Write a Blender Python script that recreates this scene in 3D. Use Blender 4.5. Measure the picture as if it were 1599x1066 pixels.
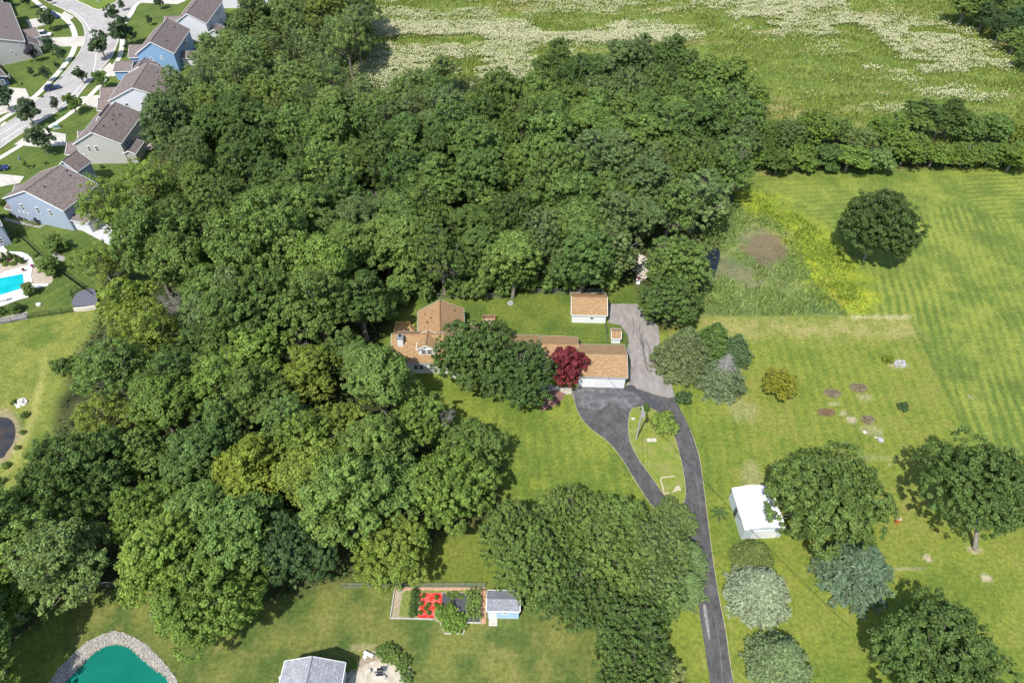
import bpy, bmesh, math, random
import numpy as np
from mathutils import Vector, Matrix

# ------------------------------------------------------------------ camera, world, sun
scene = bpy.context.scene
for o in list(bpy.data.objects):
    bpy.data.objects.remove(o)
COL = scene.collection
CAM_H = 95.0
PITCH = math.radians(46.0)
FPX = 1066.0
cam_data = bpy.data.cameras.new("camera")
cam = bpy.data.objects.new("camera", cam_data)
COL.objects.link(cam)
cam.location = (0, 0, CAM_H)
cam.rotation_euler = (math.pi / 2 - PITCH, 0, 0)
cam_data.sensor_width = 36.0
cam_data.lens = 36.0 * FPX / 1599.0
cam_data.clip_end = 4000
scene.camera = cam

SUN_EL, SUN_AZ = 56.0, 208.0      # azimuth clockwise from +Y towards +X of the sun itself
w = bpy.data.worlds.new("World")
scene.world = w
w.use_nodes = True
nt = w.node_tree
nt.nodes.clear()
sky = nt.nodes.new('ShaderNodeTexSky')
sky.sky_type = 'NISHITA'
sky.sun_disc = False
sky.sun_elevation = math.radians(SUN_EL)
sky.sun_rotation = math.radians(SUN_AZ)
bg = nt.nodes.new('ShaderNodeBackground')
bg.inputs[1].default_value = 0.15
wo = nt.nodes.new('ShaderNodeOutputWorld')
nt.links.new(sky.outputs[0], bg.inputs[0])
nt.links.new(bg.outputs[0], wo.inputs[0])
sd = bpy.data.lights.new("sun", 'SUN')
sd.energy = 4.3
sd.angle = math.radians(0.5)
sd.color = (1.0, 0.955, 0.88)
sun = bpy.data.objects.new("sun", sd)
COL.objects.link(sun)
sdir = Vector((math.sin(math.radians(SUN_AZ)) * math.cos(math.radians(SUN_EL)),
               math.cos(math.radians(SUN_AZ)) * math.cos(math.radians(SUN_EL)),
               math.sin(math.radians(SUN_EL))))
sun.rotation_euler = sdir.to_track_quat('Z', 'Y').to_euler()
sun.location = sdir * 300
scene.view_settings.view_transform = 'Standard'
scene.view_settings.look = 'None'
scene.view_settings.gamma = 1
scene.view_settings.use_curve_mapping = False
scene.view_settings.exposure = 0.42

# ------------------------------------------------------------------ survey helpers
CT, ST = math.cos(PITCH), math.sin(PITCH)
def P(px, py, h=0.0):
    """ground (or height h) position of a point surveyed on the photograph"""
    u = (px - 799.5) / FPX
    v = (533 - py) / FPX
    k = (CAM_H - h) / (ST - v * CT)
    return Vector((u * k, (CT + v * ST) * k, h))
def Q(x, y, z):
    zc = y * CT - (z - CAM_H) * ST
    yc = y * ST + (z - CAM_H) * CT
    return 799.5 + FPX * x / zc, 533 - FPX * yc / zc
def ppm(p):
    return FPX / (p[1] * CT - (p[2] - CAM_H) * ST)

rnd = random.Random(7)
rng = np.random.default_rng(11)

# ------------------------------------------------------------------ materials
MATS = {}
def mat(name):
    m = bpy.data.materials.new(name)
    m.use_nodes = True
    n = m.node_tree
    b = n.nodes['Principled BSDF']
    return m, n, b
def noise_mat(name, c1, c2, scale=2.0, rough=0.8, detail=5.0, bump=0.0, c3=None, scale3=0.3, metallic=0.0, spec=0.3, stretch=None, f3=0.5):
    if name in MATS: return MATS[name]
    m, n, b = mat(name)
    L = n.links.new
    tc = n.nodes.new('ShaderNodeTexCoord')
    mp = n.nodes.new('ShaderNodeMapping')
    if stretch: mp.inputs['Scale'].default_value = stretch
    L(tc.outputs['Object'], mp.inputs[0])
    nz = n.nodes.new('ShaderNodeTexNoise')
    nz.inputs['Scale'].default_value = scale
    nz.inputs['Detail'].default_value = detail
    nz.inputs['Roughness'].default_value = 0.65
    L(mp.outputs[0], nz.inputs['Vector'])
    r = n.nodes.new('ShaderNodeValToRGB')
    r.color_ramp.elements[0].position = 0.36
    r.color_ramp.elements[1].position = 0.64
    r.color_ramp.elements[0].color = (*c1, 1)
    r.color_ramp.elements[1].color = (*c2, 1)
    L(nz.outputs[0], r.inputs[0])
    out = r.outputs[0]
    if c3:
        n3 = n.nodes.new('ShaderNodeTexNoise')
        n3.inputs['Scale'].default_value = scale3
        n3.inputs['Detail'].default_value = 4
        L(mp.outputs[0], n3.inputs['Vector'])
        r3 = n.nodes.new('ShaderNodeValToRGB')
        r3.color_ramp.elements[0].position = 0.45
        r3.color_ramp.elements[1].position = 0.68
        r3.color_ramp.elements[0].color = (0, 0, 0, 1)
        r3.color_ramp.elements[1].color = (f3, f3, f3, 1)
        L(n3.outputs[0], r3.inputs[0])
        mx = n.nodes.new('ShaderNodeMix'); mx.data_type = 'RGBA'
        L(r3.outputs[0], mx.inputs[0]); L(out, mx.inputs[6]); mx.inputs[7].default_value = (*c3, 1)
        out = mx.outputs[2]
    L(out, b.inputs['Base Color'])
    b.inputs['Roughness'].default_value = rough
    b.inputs['Metallic'].default_value = metallic
    b.inputs['Specular IOR Level'].default_value = spec
    if bump:
        bp = n.nodes.new('ShaderNodeBump')
        bp.inputs['Strength'].default_value = bump
        bp.inputs['Distance'].default_value = 0.05
        L(nz.outputs[0], bp.inputs['Height'])
        L(bp.outputs[0], b.inputs['Normal'])
    MATS[name] = m
    return m
def shingle(name, c1, c2, dark, rot=0.0, row=0.42):
    """asphalt shingles: staggered tabs of slightly different tone plus granules"""
    if name in MATS: return MATS[name]
    m, n, b = mat(name)
    L = n.links.new
    uv = n.nodes.new('ShaderNodeUVMap'); uv.uv_map = 'UVMap'
    br = n.nodes.new('ShaderNodeTexBrick')
    br.inputs['Scale'].default_value = 1.0
    br.inputs['Brick Width'].default_value = 0.55
    br.inputs['Row Height'].default_value = row
    br.inputs['Mortar Size'].default_value = 0.012
    br.inputs['Color1'].default_value = (*c1, 1)
    br.inputs['Color2'].default_value = (*c2, 1)
    br.inputs['Mortar'].default_value = (*dark, 1)
    L(uv.outputs[0], br.inputs['Vector'])
    nz = n.nodes.new('ShaderNodeTexNoise'); nz.inputs['Scale'].default_value = 3.5; nz.inputs['Detail'].default_value = 8; nz.inputs['Roughness'].default_value = .75
    L(uv.outputs[0], nz.inputs['Vector'])
    mr = n.nodes.new('ShaderNodeMapRange')
    mr.inputs[1].default_value = 0.3; mr.inputs[2].default_value = 0.7
    mr.inputs[3].default_value = 0.6; mr.inputs[4].default_value = 1.4
    L(nz.outputs[0], mr.inputs[0])
    mx = n.nodes.new('ShaderNodeMix'); mx.data_type = 'RGBA'; mx.blend_type = 'MULTIPLY'; mx.inputs[0].default_value = 1
    L(br.outputs[0], mx.inputs[6]); L(mr.outputs[0], mx.inputs[7])
    L(mx.outputs[2], b.inputs['Base Color'])
    b.inputs['Roughness'].default_value = 0.9
    b.inputs['Specular IOR Level'].default_value = 0.2
    bp = n.nodes.new('ShaderNodeBump'); bp.inputs['Strength'].default_value = 0.5; bp.inputs['Distance'].default_value = 0.03
    L(br.outputs['Fac'], bp.inputs['Height']); bp.invert = True
    L(bp.outputs[0], b.inputs['Normal'])
    MATS[name] = m
    return m
def siding(name, c, board=0.22, dirt=0.12):
    """lap siding: fine horizontal boards in world height"""
    if name in MATS: return MATS[name]
    m, n, b = mat(name)
    L = n.links.new
    tc = n.nodes.new('ShaderNodeTexCoord')
    sx = n.nodes.new('ShaderNodeSeparateXYZ'); L(tc.outputs['Object'], sx.inputs[0])
    mu = n.nodes.new('ShaderNodeMath'); mu.operation = 'DIVIDE'; mu.inputs[1].default_value = board; L(sx.outputs[2], mu.inputs[0])
    fr = n.nodes.new('ShaderNodeMath'); fr.operation = 'FRACT'; L(mu.outputs[0], fr.inputs[0])
    nz = n.nodes.new('ShaderNodeTexNoise'); nz.inputs['Scale'].default_value = 1.3; nz.inputs['Detail'].default_value = 5
    L(tc.outputs['Object'], nz.inputs['Vector'])
    mr = n.nodes.new('ShaderNodeMapRange'); mr.inputs[3].default_value = 1 - dirt; mr.inputs[4].default_value = 1 + dirt
    L(nz.outputs[0], mr.inputs[0])
    mx = n.nodes.new('ShaderNodeMix'); mx.data_type = 'RGBA'; mx.blend_type = 'MULTIPLY'; mx.inputs[0].default_value = 1
    mx.inputs[6].default_value = (*c, 1); L(mr.outputs[0], mx.inputs[7])
    L(mx.outputs[2], b.inputs['Base Color'])
    b.inputs['Roughness'].default_value = 0.6
    bp = n.nodes.new('ShaderNodeBump'); bp.inputs['Strength'].default_value = 0.6; bp.inputs['Distance'].default_value = 0.03
    L(fr.outputs[0], bp.inputs['Height']); L(bp.outputs[0], b.inputs['Normal'])
    MATS[name] = m
    return m
def plain(name, c, rough=0.6, metallic=0.0, spec=0.4, var=0.12, scale=3.0):
    d = 1 - var; u = 1 + var
    return noise_mat(name, tuple(x * d for x in c), tuple(min(1, x * u) for x in c), scale, rough, metallic=metallic, spec=spec)
def water_mat(name, c, c2, rough=0.08, scale=0.4, bscale=3.0, bump=0.05):
    m, n, b = mat(name)
    L = n.links.new
    tc = n.nodes.new('ShaderNodeTexCoord')
    nz = n.nodes.new('ShaderNodeTexNoise'); nz.inputs['Scale'].default_value = scale; nz.inputs['Detail'].default_value = 5
    L(tc.outputs['Object'], nz.inputs['Vector'])
    r = n.nodes.new('ShaderNodeValToRGB')
    r.color_ramp.elements[0].position = 0.35; r.color_ramp.elements[1].position = 0.7
    r.color_ramp.elements[0].color = (*c, 1); r.color_ramp.elements[1].color = (*c2, 1)
    L(nz.outputs[0], r.inputs[0]); L(r.outputs[0], b.inputs['Base Color'])
    b.inputs['Roughness'].default_value = rough
    b.inputs['IOR'].default_value = 1.33
    n2 = n.nodes.new('ShaderNodeTexNoise'); n2.inputs['Scale'].default_value = bscale; n2.inputs['Detail'].default_value = 3
    L(tc.outputs['Object'], n2.inputs['Vector'])
    bp = n.nodes.new('ShaderNodeBump'); bp.inputs['Strength'].default_value = bump * 4; bp.inputs['Distance'].default_value = 0.05
    L(n2.outputs[0], bp.inputs['Height']); L(bp.outputs[0], b.inputs['Normal'])
    return m
def foliage_mat():
    m, n, b = mat('foliage')
    L = n.links.new
    oi = n.nodes.new('ShaderNodeObjectInfo')
    at = n.nodes.new('ShaderNodeAttribute'); at.attribute_name = 'tone'
    sep = n.nodes.new('ShaderNodeSeparateColor'); L(at.outputs['Color'], sep.inputs[0])
    hs = n.nodes.new('ShaderNodeHueSaturation')
    m1 = n.nodes.new('ShaderNodeMapRange'); m1.inputs[3].default_value = 0.50; m1.inputs[4].default_value = 1.72
    L(sep.outputs[0], m1.inputs[0]); L(m1.outputs[0], hs.inputs['Value'])
    m2 = n.nodes.new('ShaderNodeMapRange'); m2.inputs[3].default_value = 0.508; m2.inputs[4].default_value = 0.482
    L(sep.outputs[1], m2.inputs[0]); L(m2.outputs[0], hs.inputs['Hue'])
    L(oi.outputs['Color'], hs.inputs['Color'])
    L(hs.outputs[0], b.inputs['Base Color'])
    b.inputs['Roughness'].default_value = 0.55
    b.inputs['Specular IOR Level'].default_value = 0.22
    tr = n.nodes.new('ShaderNodeBsdfTranslucent')
    h2 = n.nodes.new('ShaderNodeHueSaturation'); h2.inputs['Hue'].default_value = 0.485; h2.inputs['Value'].default_value = 1.25
    L(hs.outputs[0], h2.inputs['Color']); L(h2.outputs[0], tr.inputs[0])
    ms = n.nodes.new('ShaderNodeMixShader'); ms.inputs[0].default_value = 0.45
    L(b.outputs[0], ms.inputs[1]); L(tr.outputs[0], ms.inputs[2])
    L(ms.outputs[0], n.nodes['Material Output'].inputs[0])
    return m
FOL = foliage_mat()
BARK = noise_mat('bark', (0.13, 0.115, 0.095), (0.30, 0.275, 0.235), 3.0, 0.95, bump=0.5)
DEADBARK = noise_mat('dead_bark', (0.26, 0.245, 0.225), (0.43, 0.41, 0.38), 3.0, 0.95)
WHITE = plain('white_paint', (0.78, 0.78, 0.77), 0.5, var=0.04)
TRIM = plain('trim_white', (0.80, 0.80, 0.79), 0.45, var=0.03)
GLASS = plain('window_glass', (0.035, 0.045, 0.055), 0.08, spec=0.7, var=0.3, scale=0.8)
BLACK = plain('black_metal', (0.02, 0.02, 0.022), 0.5)
RUBBER = plain('rubber', (0.02, 0.02, 0.02), 0.9)
GALV = plain('galvanized_steel', (0.36, 0.38, 0.39), 0.45, metallic=0.5)
CONC = noise_mat('concrete', (0.44, 0.41, 0.36), (0.58, 0.55, 0.49), 0.9, 0.85, c3=(0.36, 0.33, 0.28), scale3=0.25)
SHTAN = shingle('tan_shingles', (0.30, 0.19, 0.095), (0.385, 0.25, 0.13), (0.19, 0.12, 0.065), row=.25)
SHBRN = shingle('brown_gray_shingles', (0.155, 0.125, 0.112), (0.235, 0.195, 0.18), (0.09, 0.075, 0.07), row=0.3)
SHGRY = shingle('gray_shingles', (0.27, 0.275, 0.30), (0.36, 0.365, 0.39), (0.19, 0.19, 0.21), row=0.5)

# ------------------------------------------------------------------ object helpers
def tag(o, label=None, cat=None, group=None, kind=None):
    if label: o['label'] = label
    if cat: o['category'] = cat
    if group: o['group'] = group
    if kind: o['kind'] = kind
    return o
def empty(name, loc, label, cat, rz=0.0, group=None):
    o = bpy.data.objects.new(name, None)
    COL.objects.link(o)
    o.location = loc
    o.rotation_euler = (0, 0, rz)
    o.empty_display_size = 0.3
    return tag(o, label, cat, group)
class MB:
    """collects polygons (with per-face uv) and links them as one mesh object"""
    def __init__(s): s.v = []; s.f = []; s.uv = []
    def poly(s, pts, uv=None):
        i = len(s.v)
        s.v += [tuple(p) for p in pts]
        s.f.append(tuple(range(i, i + len(pts))))
        s.uv.append(uv if uv else [(0, 0)] * len(pts))
    def box(s, x0, x1, y0, y1, z0, z1):
        a = [(x0, y0, z0), (x1, y0, z0), (x1, y1, z0), (x0, y1, z0), (x0, y0, z1), (x1, y0, z1), (x1, y1, z1), (x0, y1, z1)]
        for q in ((0, 3, 2, 1), (4, 5, 6, 7), (0, 1, 5, 4), (1, 2, 6, 5), (2, 3, 7, 6), (3, 0, 4, 7)):
            s.poly([a[k] for k in q])
    def tube(s, p, q, r0, r1=None, n=6, cap=True):
        if r1 is None: r1 = r0
        p = Vector(p); q = Vector(q); d = (q - p)
        if d.length < 1e-6: return
        d.normalize()
        a = d.orthogonal().normalized(); b = d.cross(a)
        i = len(s.v)
        for k in range(n):
            t = 2 * math.pi * k / n
            s.v.append(tuple(p + (a * math.cos(t) + b * math.sin(t)) * r0))
        for k in range(n):
            t = 2 * math.pi * k / n
            s.v.append(tuple(q + (a * math.cos(t) + b * math.sin(t)) * r1))
        for k in range(n):
            k2 = (k + 1) % n
            s.f.append((i + k, i + k2, i + n + k2, i + n + k)); s.uv.append([(0, 0)] * 4)
        if cap:
            s.f.append(tuple(i + n + k for k in range(n))); s.uv.append([(0, 0)] * n)
            s.f.append(tuple(i + n - 1 - k for k in range(n))); s.uv.append([(0, 0)] * n)
    def slab(s, a, b, c, d, t=0.14, uvs=True):
        """thick quad a,b (eave), c,d (ridge); uv: along the eave, up the slope"""
        a, b, c, d = map(Vector, (a, b, c, d))
        n = (b - a).cross(d - a).normalized()
        if n.z < 0: n = -n
        L = (b - a).length; H = (d - a).length
        e = (b - a).normalized()
        u = lambda p: ((p - a).dot(e), ((p - a) - e * (p - a).dot(e)).length)
        s.poly([a, b, c, d], [u(a), u(b), u(c), u(d)])
        lo = [p - n * t for p in (a, b, c, d)]
        s.poly(lo[::-1])
        for i in range(4):
            j = (i + 1) % 4
            q = (a, b, c, d)
            s.poly([q[i], lo[i], lo[j], q[j]])
    def build(s, name, m, parent=None, smooth=False):
        me = bpy.data.meshes.new(name)
        me.from_pydata(s.v, [], s.f)
        uv = me.uv_layers.new(name='UVMap')
        flat = [c for f in s.uv for p in f for c in p]
        uv.data.foreach_set('uv', flat)
        if isinstance(m, (list, tuple)):
            for x in m: me.materials.append(x)
        else: me.materials.append(m)
        if smooth: me.polygons.foreach_set('use_smooth', [True] * len(me.polygons))
        me.update()
        bm = bmesh.new(); bm.from_mesh(me); bmesh.ops.recalc_face_normals(bm, faces=bm.faces); bm.to_mesh(me); bm.free()
        o = bpy.data.objects.new(name, me)
        COL.objects.link(o)
        if parent: o.parent = parent
        return o
def to_local(root, p):
    d = Vector(p) - root.location
    c, s = math.cos(-root.rotation_euler.z), math.sin(-root.rotation_euler.z)
    return Vector((d.x * c - d.y * s, d.x * s + d.y * c, d.z))
def smooth_px(pts, closed=True, sub=5):
    """Catmull-Rom through surveyed points"""
    n = len(pts); out = []
    rngi = range(n) if closed else range(n - 1)
    for i in rngi:
        g = (lambda k: pts[k % n]) if closed else (lambda k: pts[min(max(k, 0), n - 1)])
        p0, p1, p2, p3 = g(i - 1), g(i), g(i + 1), g(i + 2)
        for k in range(sub):
            t = k / sub
            out.append(tuple(0.5 * ((2 * p1[j]) + (-p0[j] + p2[j]) * t + (2 * p0[j] - 5 * p1[j] + 4 * p2[j] - p3[j]) * t * t
                                    + (-p0[j] + 3 * p1[j] - 3 * p2[j] + p3[j]) * t ** 3) for j in (0, 1)))
    if not closed: out.append(tuple(pts[-1]))
    return out
def sheet(name, px, z, m, smooth=False, kind='structure', thick=0.0, rough=0.0):
    pts = smooth_px(px) if smooth else px
    wp = [P(*p) for p in pts]
    if rough:
        q = []
        for i in range(len(wp)):
            a, b = wp[i], wp[(i + 1) % len(wp)]
            k = max(1, int((b - a).length / 0.5))
            for j in range(k):
                p = a.lerp(b, j / k)
                q.append(p + Vector((rnd.uniform(-rough, rough), rnd.uniform(-rough, rough), 0)))
        wp = q
    me = bpy.data.meshes.new(name)
    bm = bmesh.new()
    vs = [bm.verts.new((p.x, p.y, z)) for p in wp]
    f = bm.faces.new(vs)
    f.normal_update()
    if f.normal.z < 0: bmesh.ops.reverse_faces(bm, faces=[f])
    if thick:
        r = bmesh.ops.extrude_face_region(bm, geom=list(bm.faces))
        for v in [g for g in r['geom'] if isinstance(g, bmesh.types.BMVert)]: v.co.z = z - thick
        bmesh.ops.recalc_face_normals(bm, faces=bm.faces)
    bmesh.ops.triangulate(bm, faces=list(bm.faces))
    bm.to_mesh(me); bm.free()
    me.materials.append(m)
    o = bpy.data.objects.new(name, me); COL.objects.link(o)
    if kind: o['kind'] = kind
    return o
def ribbon_mesh(mb, wp, width, z0, z1):
    """solid strip of given width along world points"""
    n = len(wp); Ls = []; Rs = []
    for i in range(n):
        a = wp[max(0, i - 1)]; b = wp[min(n - 1, i + 1)]
        d = (b - a); d.z = 0; d.normalize(); nn = Vector((-d.y, d.x, 0))
        Ls.append(wp[i] + nn * width / 2); Rs.append(wp[i] - nn * width / 2)
    for i in range(n - 1):
        a, b, c, d = Ls[i], Ls[i + 1], Rs[i + 1], Rs[i]
        T = [Vector((p.x, p.y, z1)) for p in (a, b, c, d)]
        Bt = [Vector((p.x, p.y, z0)) for p in (a, b, c, d)]
        mb.poly([T[3], T[2], T[1], T[0]])
        mb.poly([Bt[0], T[0], T[1], Bt[1]]); mb.poly([Bt[2], T[2], T[3], Bt[3]])
        if i == 0: mb.poly([Bt[3], T[3], T[0], Bt[0]])
        if i == n - 2: mb.poly([Bt[1], T[1], T[2], Bt[2]])
def ribbon(name, px, width, z0, z1, m, kind='structure', sub=6):
    mb = MB()
    ribbon_mesh(mb, [P(*p) for p in smooth_px(px, False, sub)], width, z0, z1)
    o = mb.build(name, m)
    if kind: o['kind'] = kind
    return o
# ------------------------------------------------------------------ ground: one sheet, surface colour by what grows there
def hashg(ix, iy, seed):
    h = (ix.astype(np.int64) * 374761393 + iy.astype(np.int64) * 668265263 + seed * 1442695041) & 0xffffffff
    h = ((h ^ (h >> 13)) * 1274126177) & 0xffffffff
    h = h ^ (h >> 16)
    return (h & 0xffff) / 65535.0
def vnoise(x, y, seed=0):
    ix, iy = np.floor(x), np.floor(y)
    fx, fy = x - ix, y - iy
    fx = fx * fx * (3 - 2 * fx); fy = fy * fy * (3 - 2 * fy)
    a = hashg(ix, iy, seed); b = hashg(ix + 1, iy, seed); c = hashg(ix, iy + 1, seed); d = hashg(ix + 1, iy + 1, seed)
    return (a * (1 - fx) + b * fx) * (1 - fy) + (c * (1 - fx) + d * fx) * fy
def fbm(x, y, s, seed=0, octv=4, sx=1.0):
    t = 0; amp = 1; tot = 0
    x = x / s / sx; y = y / s
    for k in range(octv):
        t = t + amp * vnoise(x, y, seed + k * 17); tot += amp
        x = x * 2.03 + 5.1; y = y * 2.03 + 1.7; amp *= 0.55
    return t / tot
def sdist(poly, X, Y):
    """signed distance to a polygon (inside positive)"""
    n = len(poly); D = np.full(X.shape, 1e9); ins = np.zeros(X.shape, bool)
    for i in range(n):
        ax, ay = poly[i][0], poly[i][1]; bx, by = poly[(i + 1) % n][0], poly[(i + 1) % n][1]
        ex, ey = bx - ax, by - ay
        t = np.clip(((X - ax) * ex + (Y - ay) * ey) / (ex * ex + ey * ey + 1e-12), 0, 1)
        D = np.minimum(D, np.hypot(X - ax - t * ex, Y - ay - t * ey))
        c = (ay > Y) != (by > Y)
        with np.errstate(divide='ignore', invalid='ignore'):
            xx = (bx - ax) * (Y - ay) / (by - ay + 1e-12) + ax
        ins ^= c & (X < xx)
    return np.where(ins, D, -D)
def pw(px): return [tuple(P(*p))[:2] for p in px]
def sstep(a, b, x):
    t = np.clip((x - a) / (b - a), 0, 1); return t * t * (3 - 2 * t)

PX_MEADOW = [(300, -60), (560, 30), (520, 110), (420, 140), (600, 300), (900, 330), (1130, 300), (1150, 268), (1250, 280), (1599, 262), (1720, 262), (1720, -60)]
PX_HAY = [(1140, 268), (1250, 284), (1599, 268), (1900, 262), (1900, 900), (1620, 790), (1515, 690), (1420, 495), (1300, 495), (1300, 495), (1200, 380), (1120, 320)]
PX_WET = [(1118, 320), (1160, 318), (1210, 345), (1250, 390), (1268, 440), (1325, 492), (1100, 494), (1040, 470), (1080, 400)]
PX_YEL = [(1135, 292), (1200, 303), (1260, 335), (1310, 375), (1345, 420), (1372, 470), (1350, 494), (1305, 488), (1262, 440), (1245, 395), (1205, 352), (1150, 330)]
PX_TAN = [(1095, 497), (1420, 495), (1442, 532), (1350, 527), (1200, 530), (1090, 538)]
PX_LAWNR = [(1000, 497), (1420, 495), (1515, 690), (1640, 860), (1640, 1300), (1100, 1300), (1085, 800), (1040, 600)]
PX_LAWNM = [(740, 640), (905, 610), (1100, 790), (1040, 900), (760, 900), (760, 740)]
PX_YARD = [(590, 500), (640, 466), (820, 452), (1000, 440), (1000, 560), (700, 560)]
PX_LEFT = [(-300, 530), (0, 506), (150, 480), (150, 560), (120, 640), (60, 780), (0, 860), (-300, 1000)]
PX_BOTTOM = [(100, 960), (120, 905), (250, 905), (300, 940), (535, 912), (760, 912), (930, 960), (960, 1066), (1000, 1300), (100, 1300)]
PX_MIDGAP = [(560, 905), (700, 820), (780, 820), (780, 912), (540, 912)]
PX_SUB = [(-400, -200), (420, -60), (345, 30), (290, 110), (240, 200), (200, 300), (160, 420), (140, 485), (0, 505), (-400, 540)]
PX_WOOD = [(380, 0), (590, -30), (540, 110), (640, 130), (840, 110), (1080, 90), (1190, 190), (1600, 230), (1600, 262), (1160, 262), (1150, 330), (1105, 440), (1090, 500), (1010, 520), (990, 440),
           (900, 452), (780, 456), (650, 462), (600, 490), (590, 560), (620, 600), (640, 700), (780, 700), (780, 800), (690, 850), (540, 905), (420, 940), (260, 950), (240, 912), (120, 915), (40, 990), (-20, 1066), (-200, 1200), (-200, 900), (20, 830), (90, 650), (120, 560), (150, 500), (160, 420), (230, 260), (300, 110)]

def axis(a, b, fine_a, fine_b, fine, coarse):
    out = []
    x = a
    while x < b:
        out.append(x); x += fine if fine_a <= x < fine_b else coarse
    out.append(b); return np.array(out)
gx = axis(-230, 230, -95, 110, 0.42, 0.8)
gy = axis(14, 300, 14, 135, 0.42, 0.7)
GX, GY = np.meshgrid(gx, gy)
def mask(px, soft, wob=0.0, ws=3.0, seed=1):
    d = sdist(pw(px), GX, GY)
    if wob: d = d + (fbm(GX, GY, ws, seed, 3) - 0.5) * 2 * wob
    return sstep(-soft, soft, d)[..., None]
C = lambda *c: np.array(c, float)[None, None, :]
n_big = fbm(GX, GY, 14, 3, 4)[..., None]; n_mid = fbm(GX, GY, 4.0, 5, 4)[..., None]; n_fine = fbm(GX, GY, 1.2, 8, 3)[..., None]
def mix(a, b, t): return a * (1 - t) + b * t
def c01(x, a, b): return np.clip((x - a) / (b - a), 0, 1)
lawn_a, lawn_b, lawn_y = C(0.110, 0.160, 0.027), C(0.186, 0.222, 0.037), C(0.22, 0.22, 0.055)
base = mix(lawn_a, lawn_b, c01(n_mid * 0.5 + n_big * 0.5, 0.35, 0.65))
col = base.copy()
# rough upland meadow
mead = mix(C(0.100, 0.148, 0.030), C(0.168, 0.205, 0.044), c01(n_mid*.5+n_fine*.5, 0.38, 0.62))
streak = fbm(GX, GY, 5, 21, 4, sx=4.0)[..., None]
mead = mix(mead, C(0.32, 0.25, 0.12), c01(streak, 0.62, 0.76) * 0.6)
col = mix(col, mead, mask(PX_MEADOW, 1.5))
pd = sdist(pw([(1455, -30), (1500, 0), (1600, 95), (1720, 160), (1720, 110), (1600, 60), (1530, -30)]), GX, GY)
col = mix(col, C(0.20, 0.235, 0.065), sstep(-4, 3, pd)[..., None] * 0.8)
# left open field and the far-left edge
fieldl = mix(C(0.11, 0.155, 0.03), C(0.205, 0.225, 0.05), c01(n_mid * 0.6 + n_fine * 0.4, 0.35, 0.65))
col = mix(col, fieldl, mask(PX_LEFT, 0.8, 0.5))
# suburb lawns: deeper, regular mowing
ang = math.radians(38)
st = np.sin((GX * math.cos(ang) - GY * math.sin(ang)) * 2 * math.pi / 2.2)[..., None]
subl = mix(C(0.068, 0.112, 0.026), C(0.125, 0.16, 0.036), np.clip(c01(n_mid, 0.3, 0.7) * 0.7 + 0.15 + 0.2 * st, 0, 1))
col = mix(col, subl, mask(PX_SUB, 0.6))
# hay field: windrows run parallel to its edges, turning the corner
hp = pw(PX_HAY)
d_top = np.abs(GY - (hp[1][1] + (GX - hp[1][0]) * (hp[2][1] - hp[1][1]) / (hp[2][0] - hp[1][0])))
e0 = np.array(pw([(1436, 330)])[0]); e1 = np.array(pw([(1512, 575)])[0])
ed = (e1 - e0) / np.linalg.norm(e1 - e0)
d_left = np.abs((GX - e0[0]) * ed[1] - (GY - e0[1]) * ed[0])
rr = 14.0
qx = np.maximum(rr - d_left, 0); qy = np.maximum(rr - d_top, 0)
dd = rr - np.where((qx > 0) & (qy > 0), np.hypot(qx, qy), np.maximum(qx, qy))
dd = np.where((qx == 0) & (qy == 0), np.minimum(d_left, d_top), dd)
dd = dd + (fbm(GX, GY, 16, 31, 3) - 0.5) * 1.6
row = np.sin(dd * 2 * math.pi / 1.75)[..., None]
hay = mix(C(0.105, 0.155, 0.03), C(0.215, 0.25, 0.048), np.clip(0.5 + (n_mid - 0.5) * 1.7 + (n_fine-.5)*.8 + row * 0.55 * (0.4 + .6 * c01(fbm(GX, GY, 13, 33, 3)[..., None], 0.40, 0.58)) * (1 - .85 * c01(qx * qy / 12, 0, 1)[..., None]), 0, 1))
hay = mix(hay, C(0.085, 0.128, 0.028), c01(fbm(GX, GY, 9, 44, 4)[..., None], 0.6, 0.78) * 0.7)
col = mix(col, hay, mask(PX_HAY, 0.5, 0.35, 2))
BND = sdist(pw([(1419, 496), (1425, 496), (1524, 690), (1512, 690)]), GX, GY)[..., None]
# right lawn with mown lanes
p0, p1 = pw([(1420, 495)])[0], pw([(1515, 690)])[0]
dr = np.array(p1) - np.array(p0); dr /= np.linalg.norm(dr)
s = (GX - p0[0]) * dr[1] - (GY - p0[1]) * dr[0]
lane = np.sin((s + (fbm(GX, GY, 10, 2, 2) - .5) * 0.6) * 2 * math.pi / 1.9)[..., None]
lw = mix(lawn_a, lawn_b, np.clip(c01(n_mid * 0.45 + n_big * 0.55, 0.3, 0.62) * 0.9 + lane * 0.28 * c01(GY, 50, 70)[..., None] + (n_fine-.5)*.9, 0, 1))
lw = mix(lw, C(0.21, 0.20, 0.055), c01(n_big * 0.5 + n_fine * 0.5, 0.55, 0.72) * 0.55)
lawnr = mask(PX_LAWNR, 0.35, 0.2, 2)
col = mix(col, lw, lawnr)
def blob(px, py, rx, ry, wob=0.6, seed=9):
    """soft patch, radii in metres"""
    c = P(px, py); d = np.hypot((GX - c.x) / rx, (GY - c.y) / ry) + (fbm(GX, GY, max(rx, ry) * 0.5, seed, 4) - 0.5) * 2 * wob
    return (1 - sstep(0.55, 1.1, d))[..., None]
# middle lawn lanes
lane2 = np.sin((GX + 0.06 * GY) * 2 * math.pi / 2.1)[..., None]
lm = mix(lawn_a, lawn_b, np.clip(c01(n_mid, 0.32, 0.66) + 0.26 * lane2 + (n_fine-.5)*.9, 0, 1))
col = mix(col, lm, mask(PX_LAWNM, 1.0))
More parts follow.
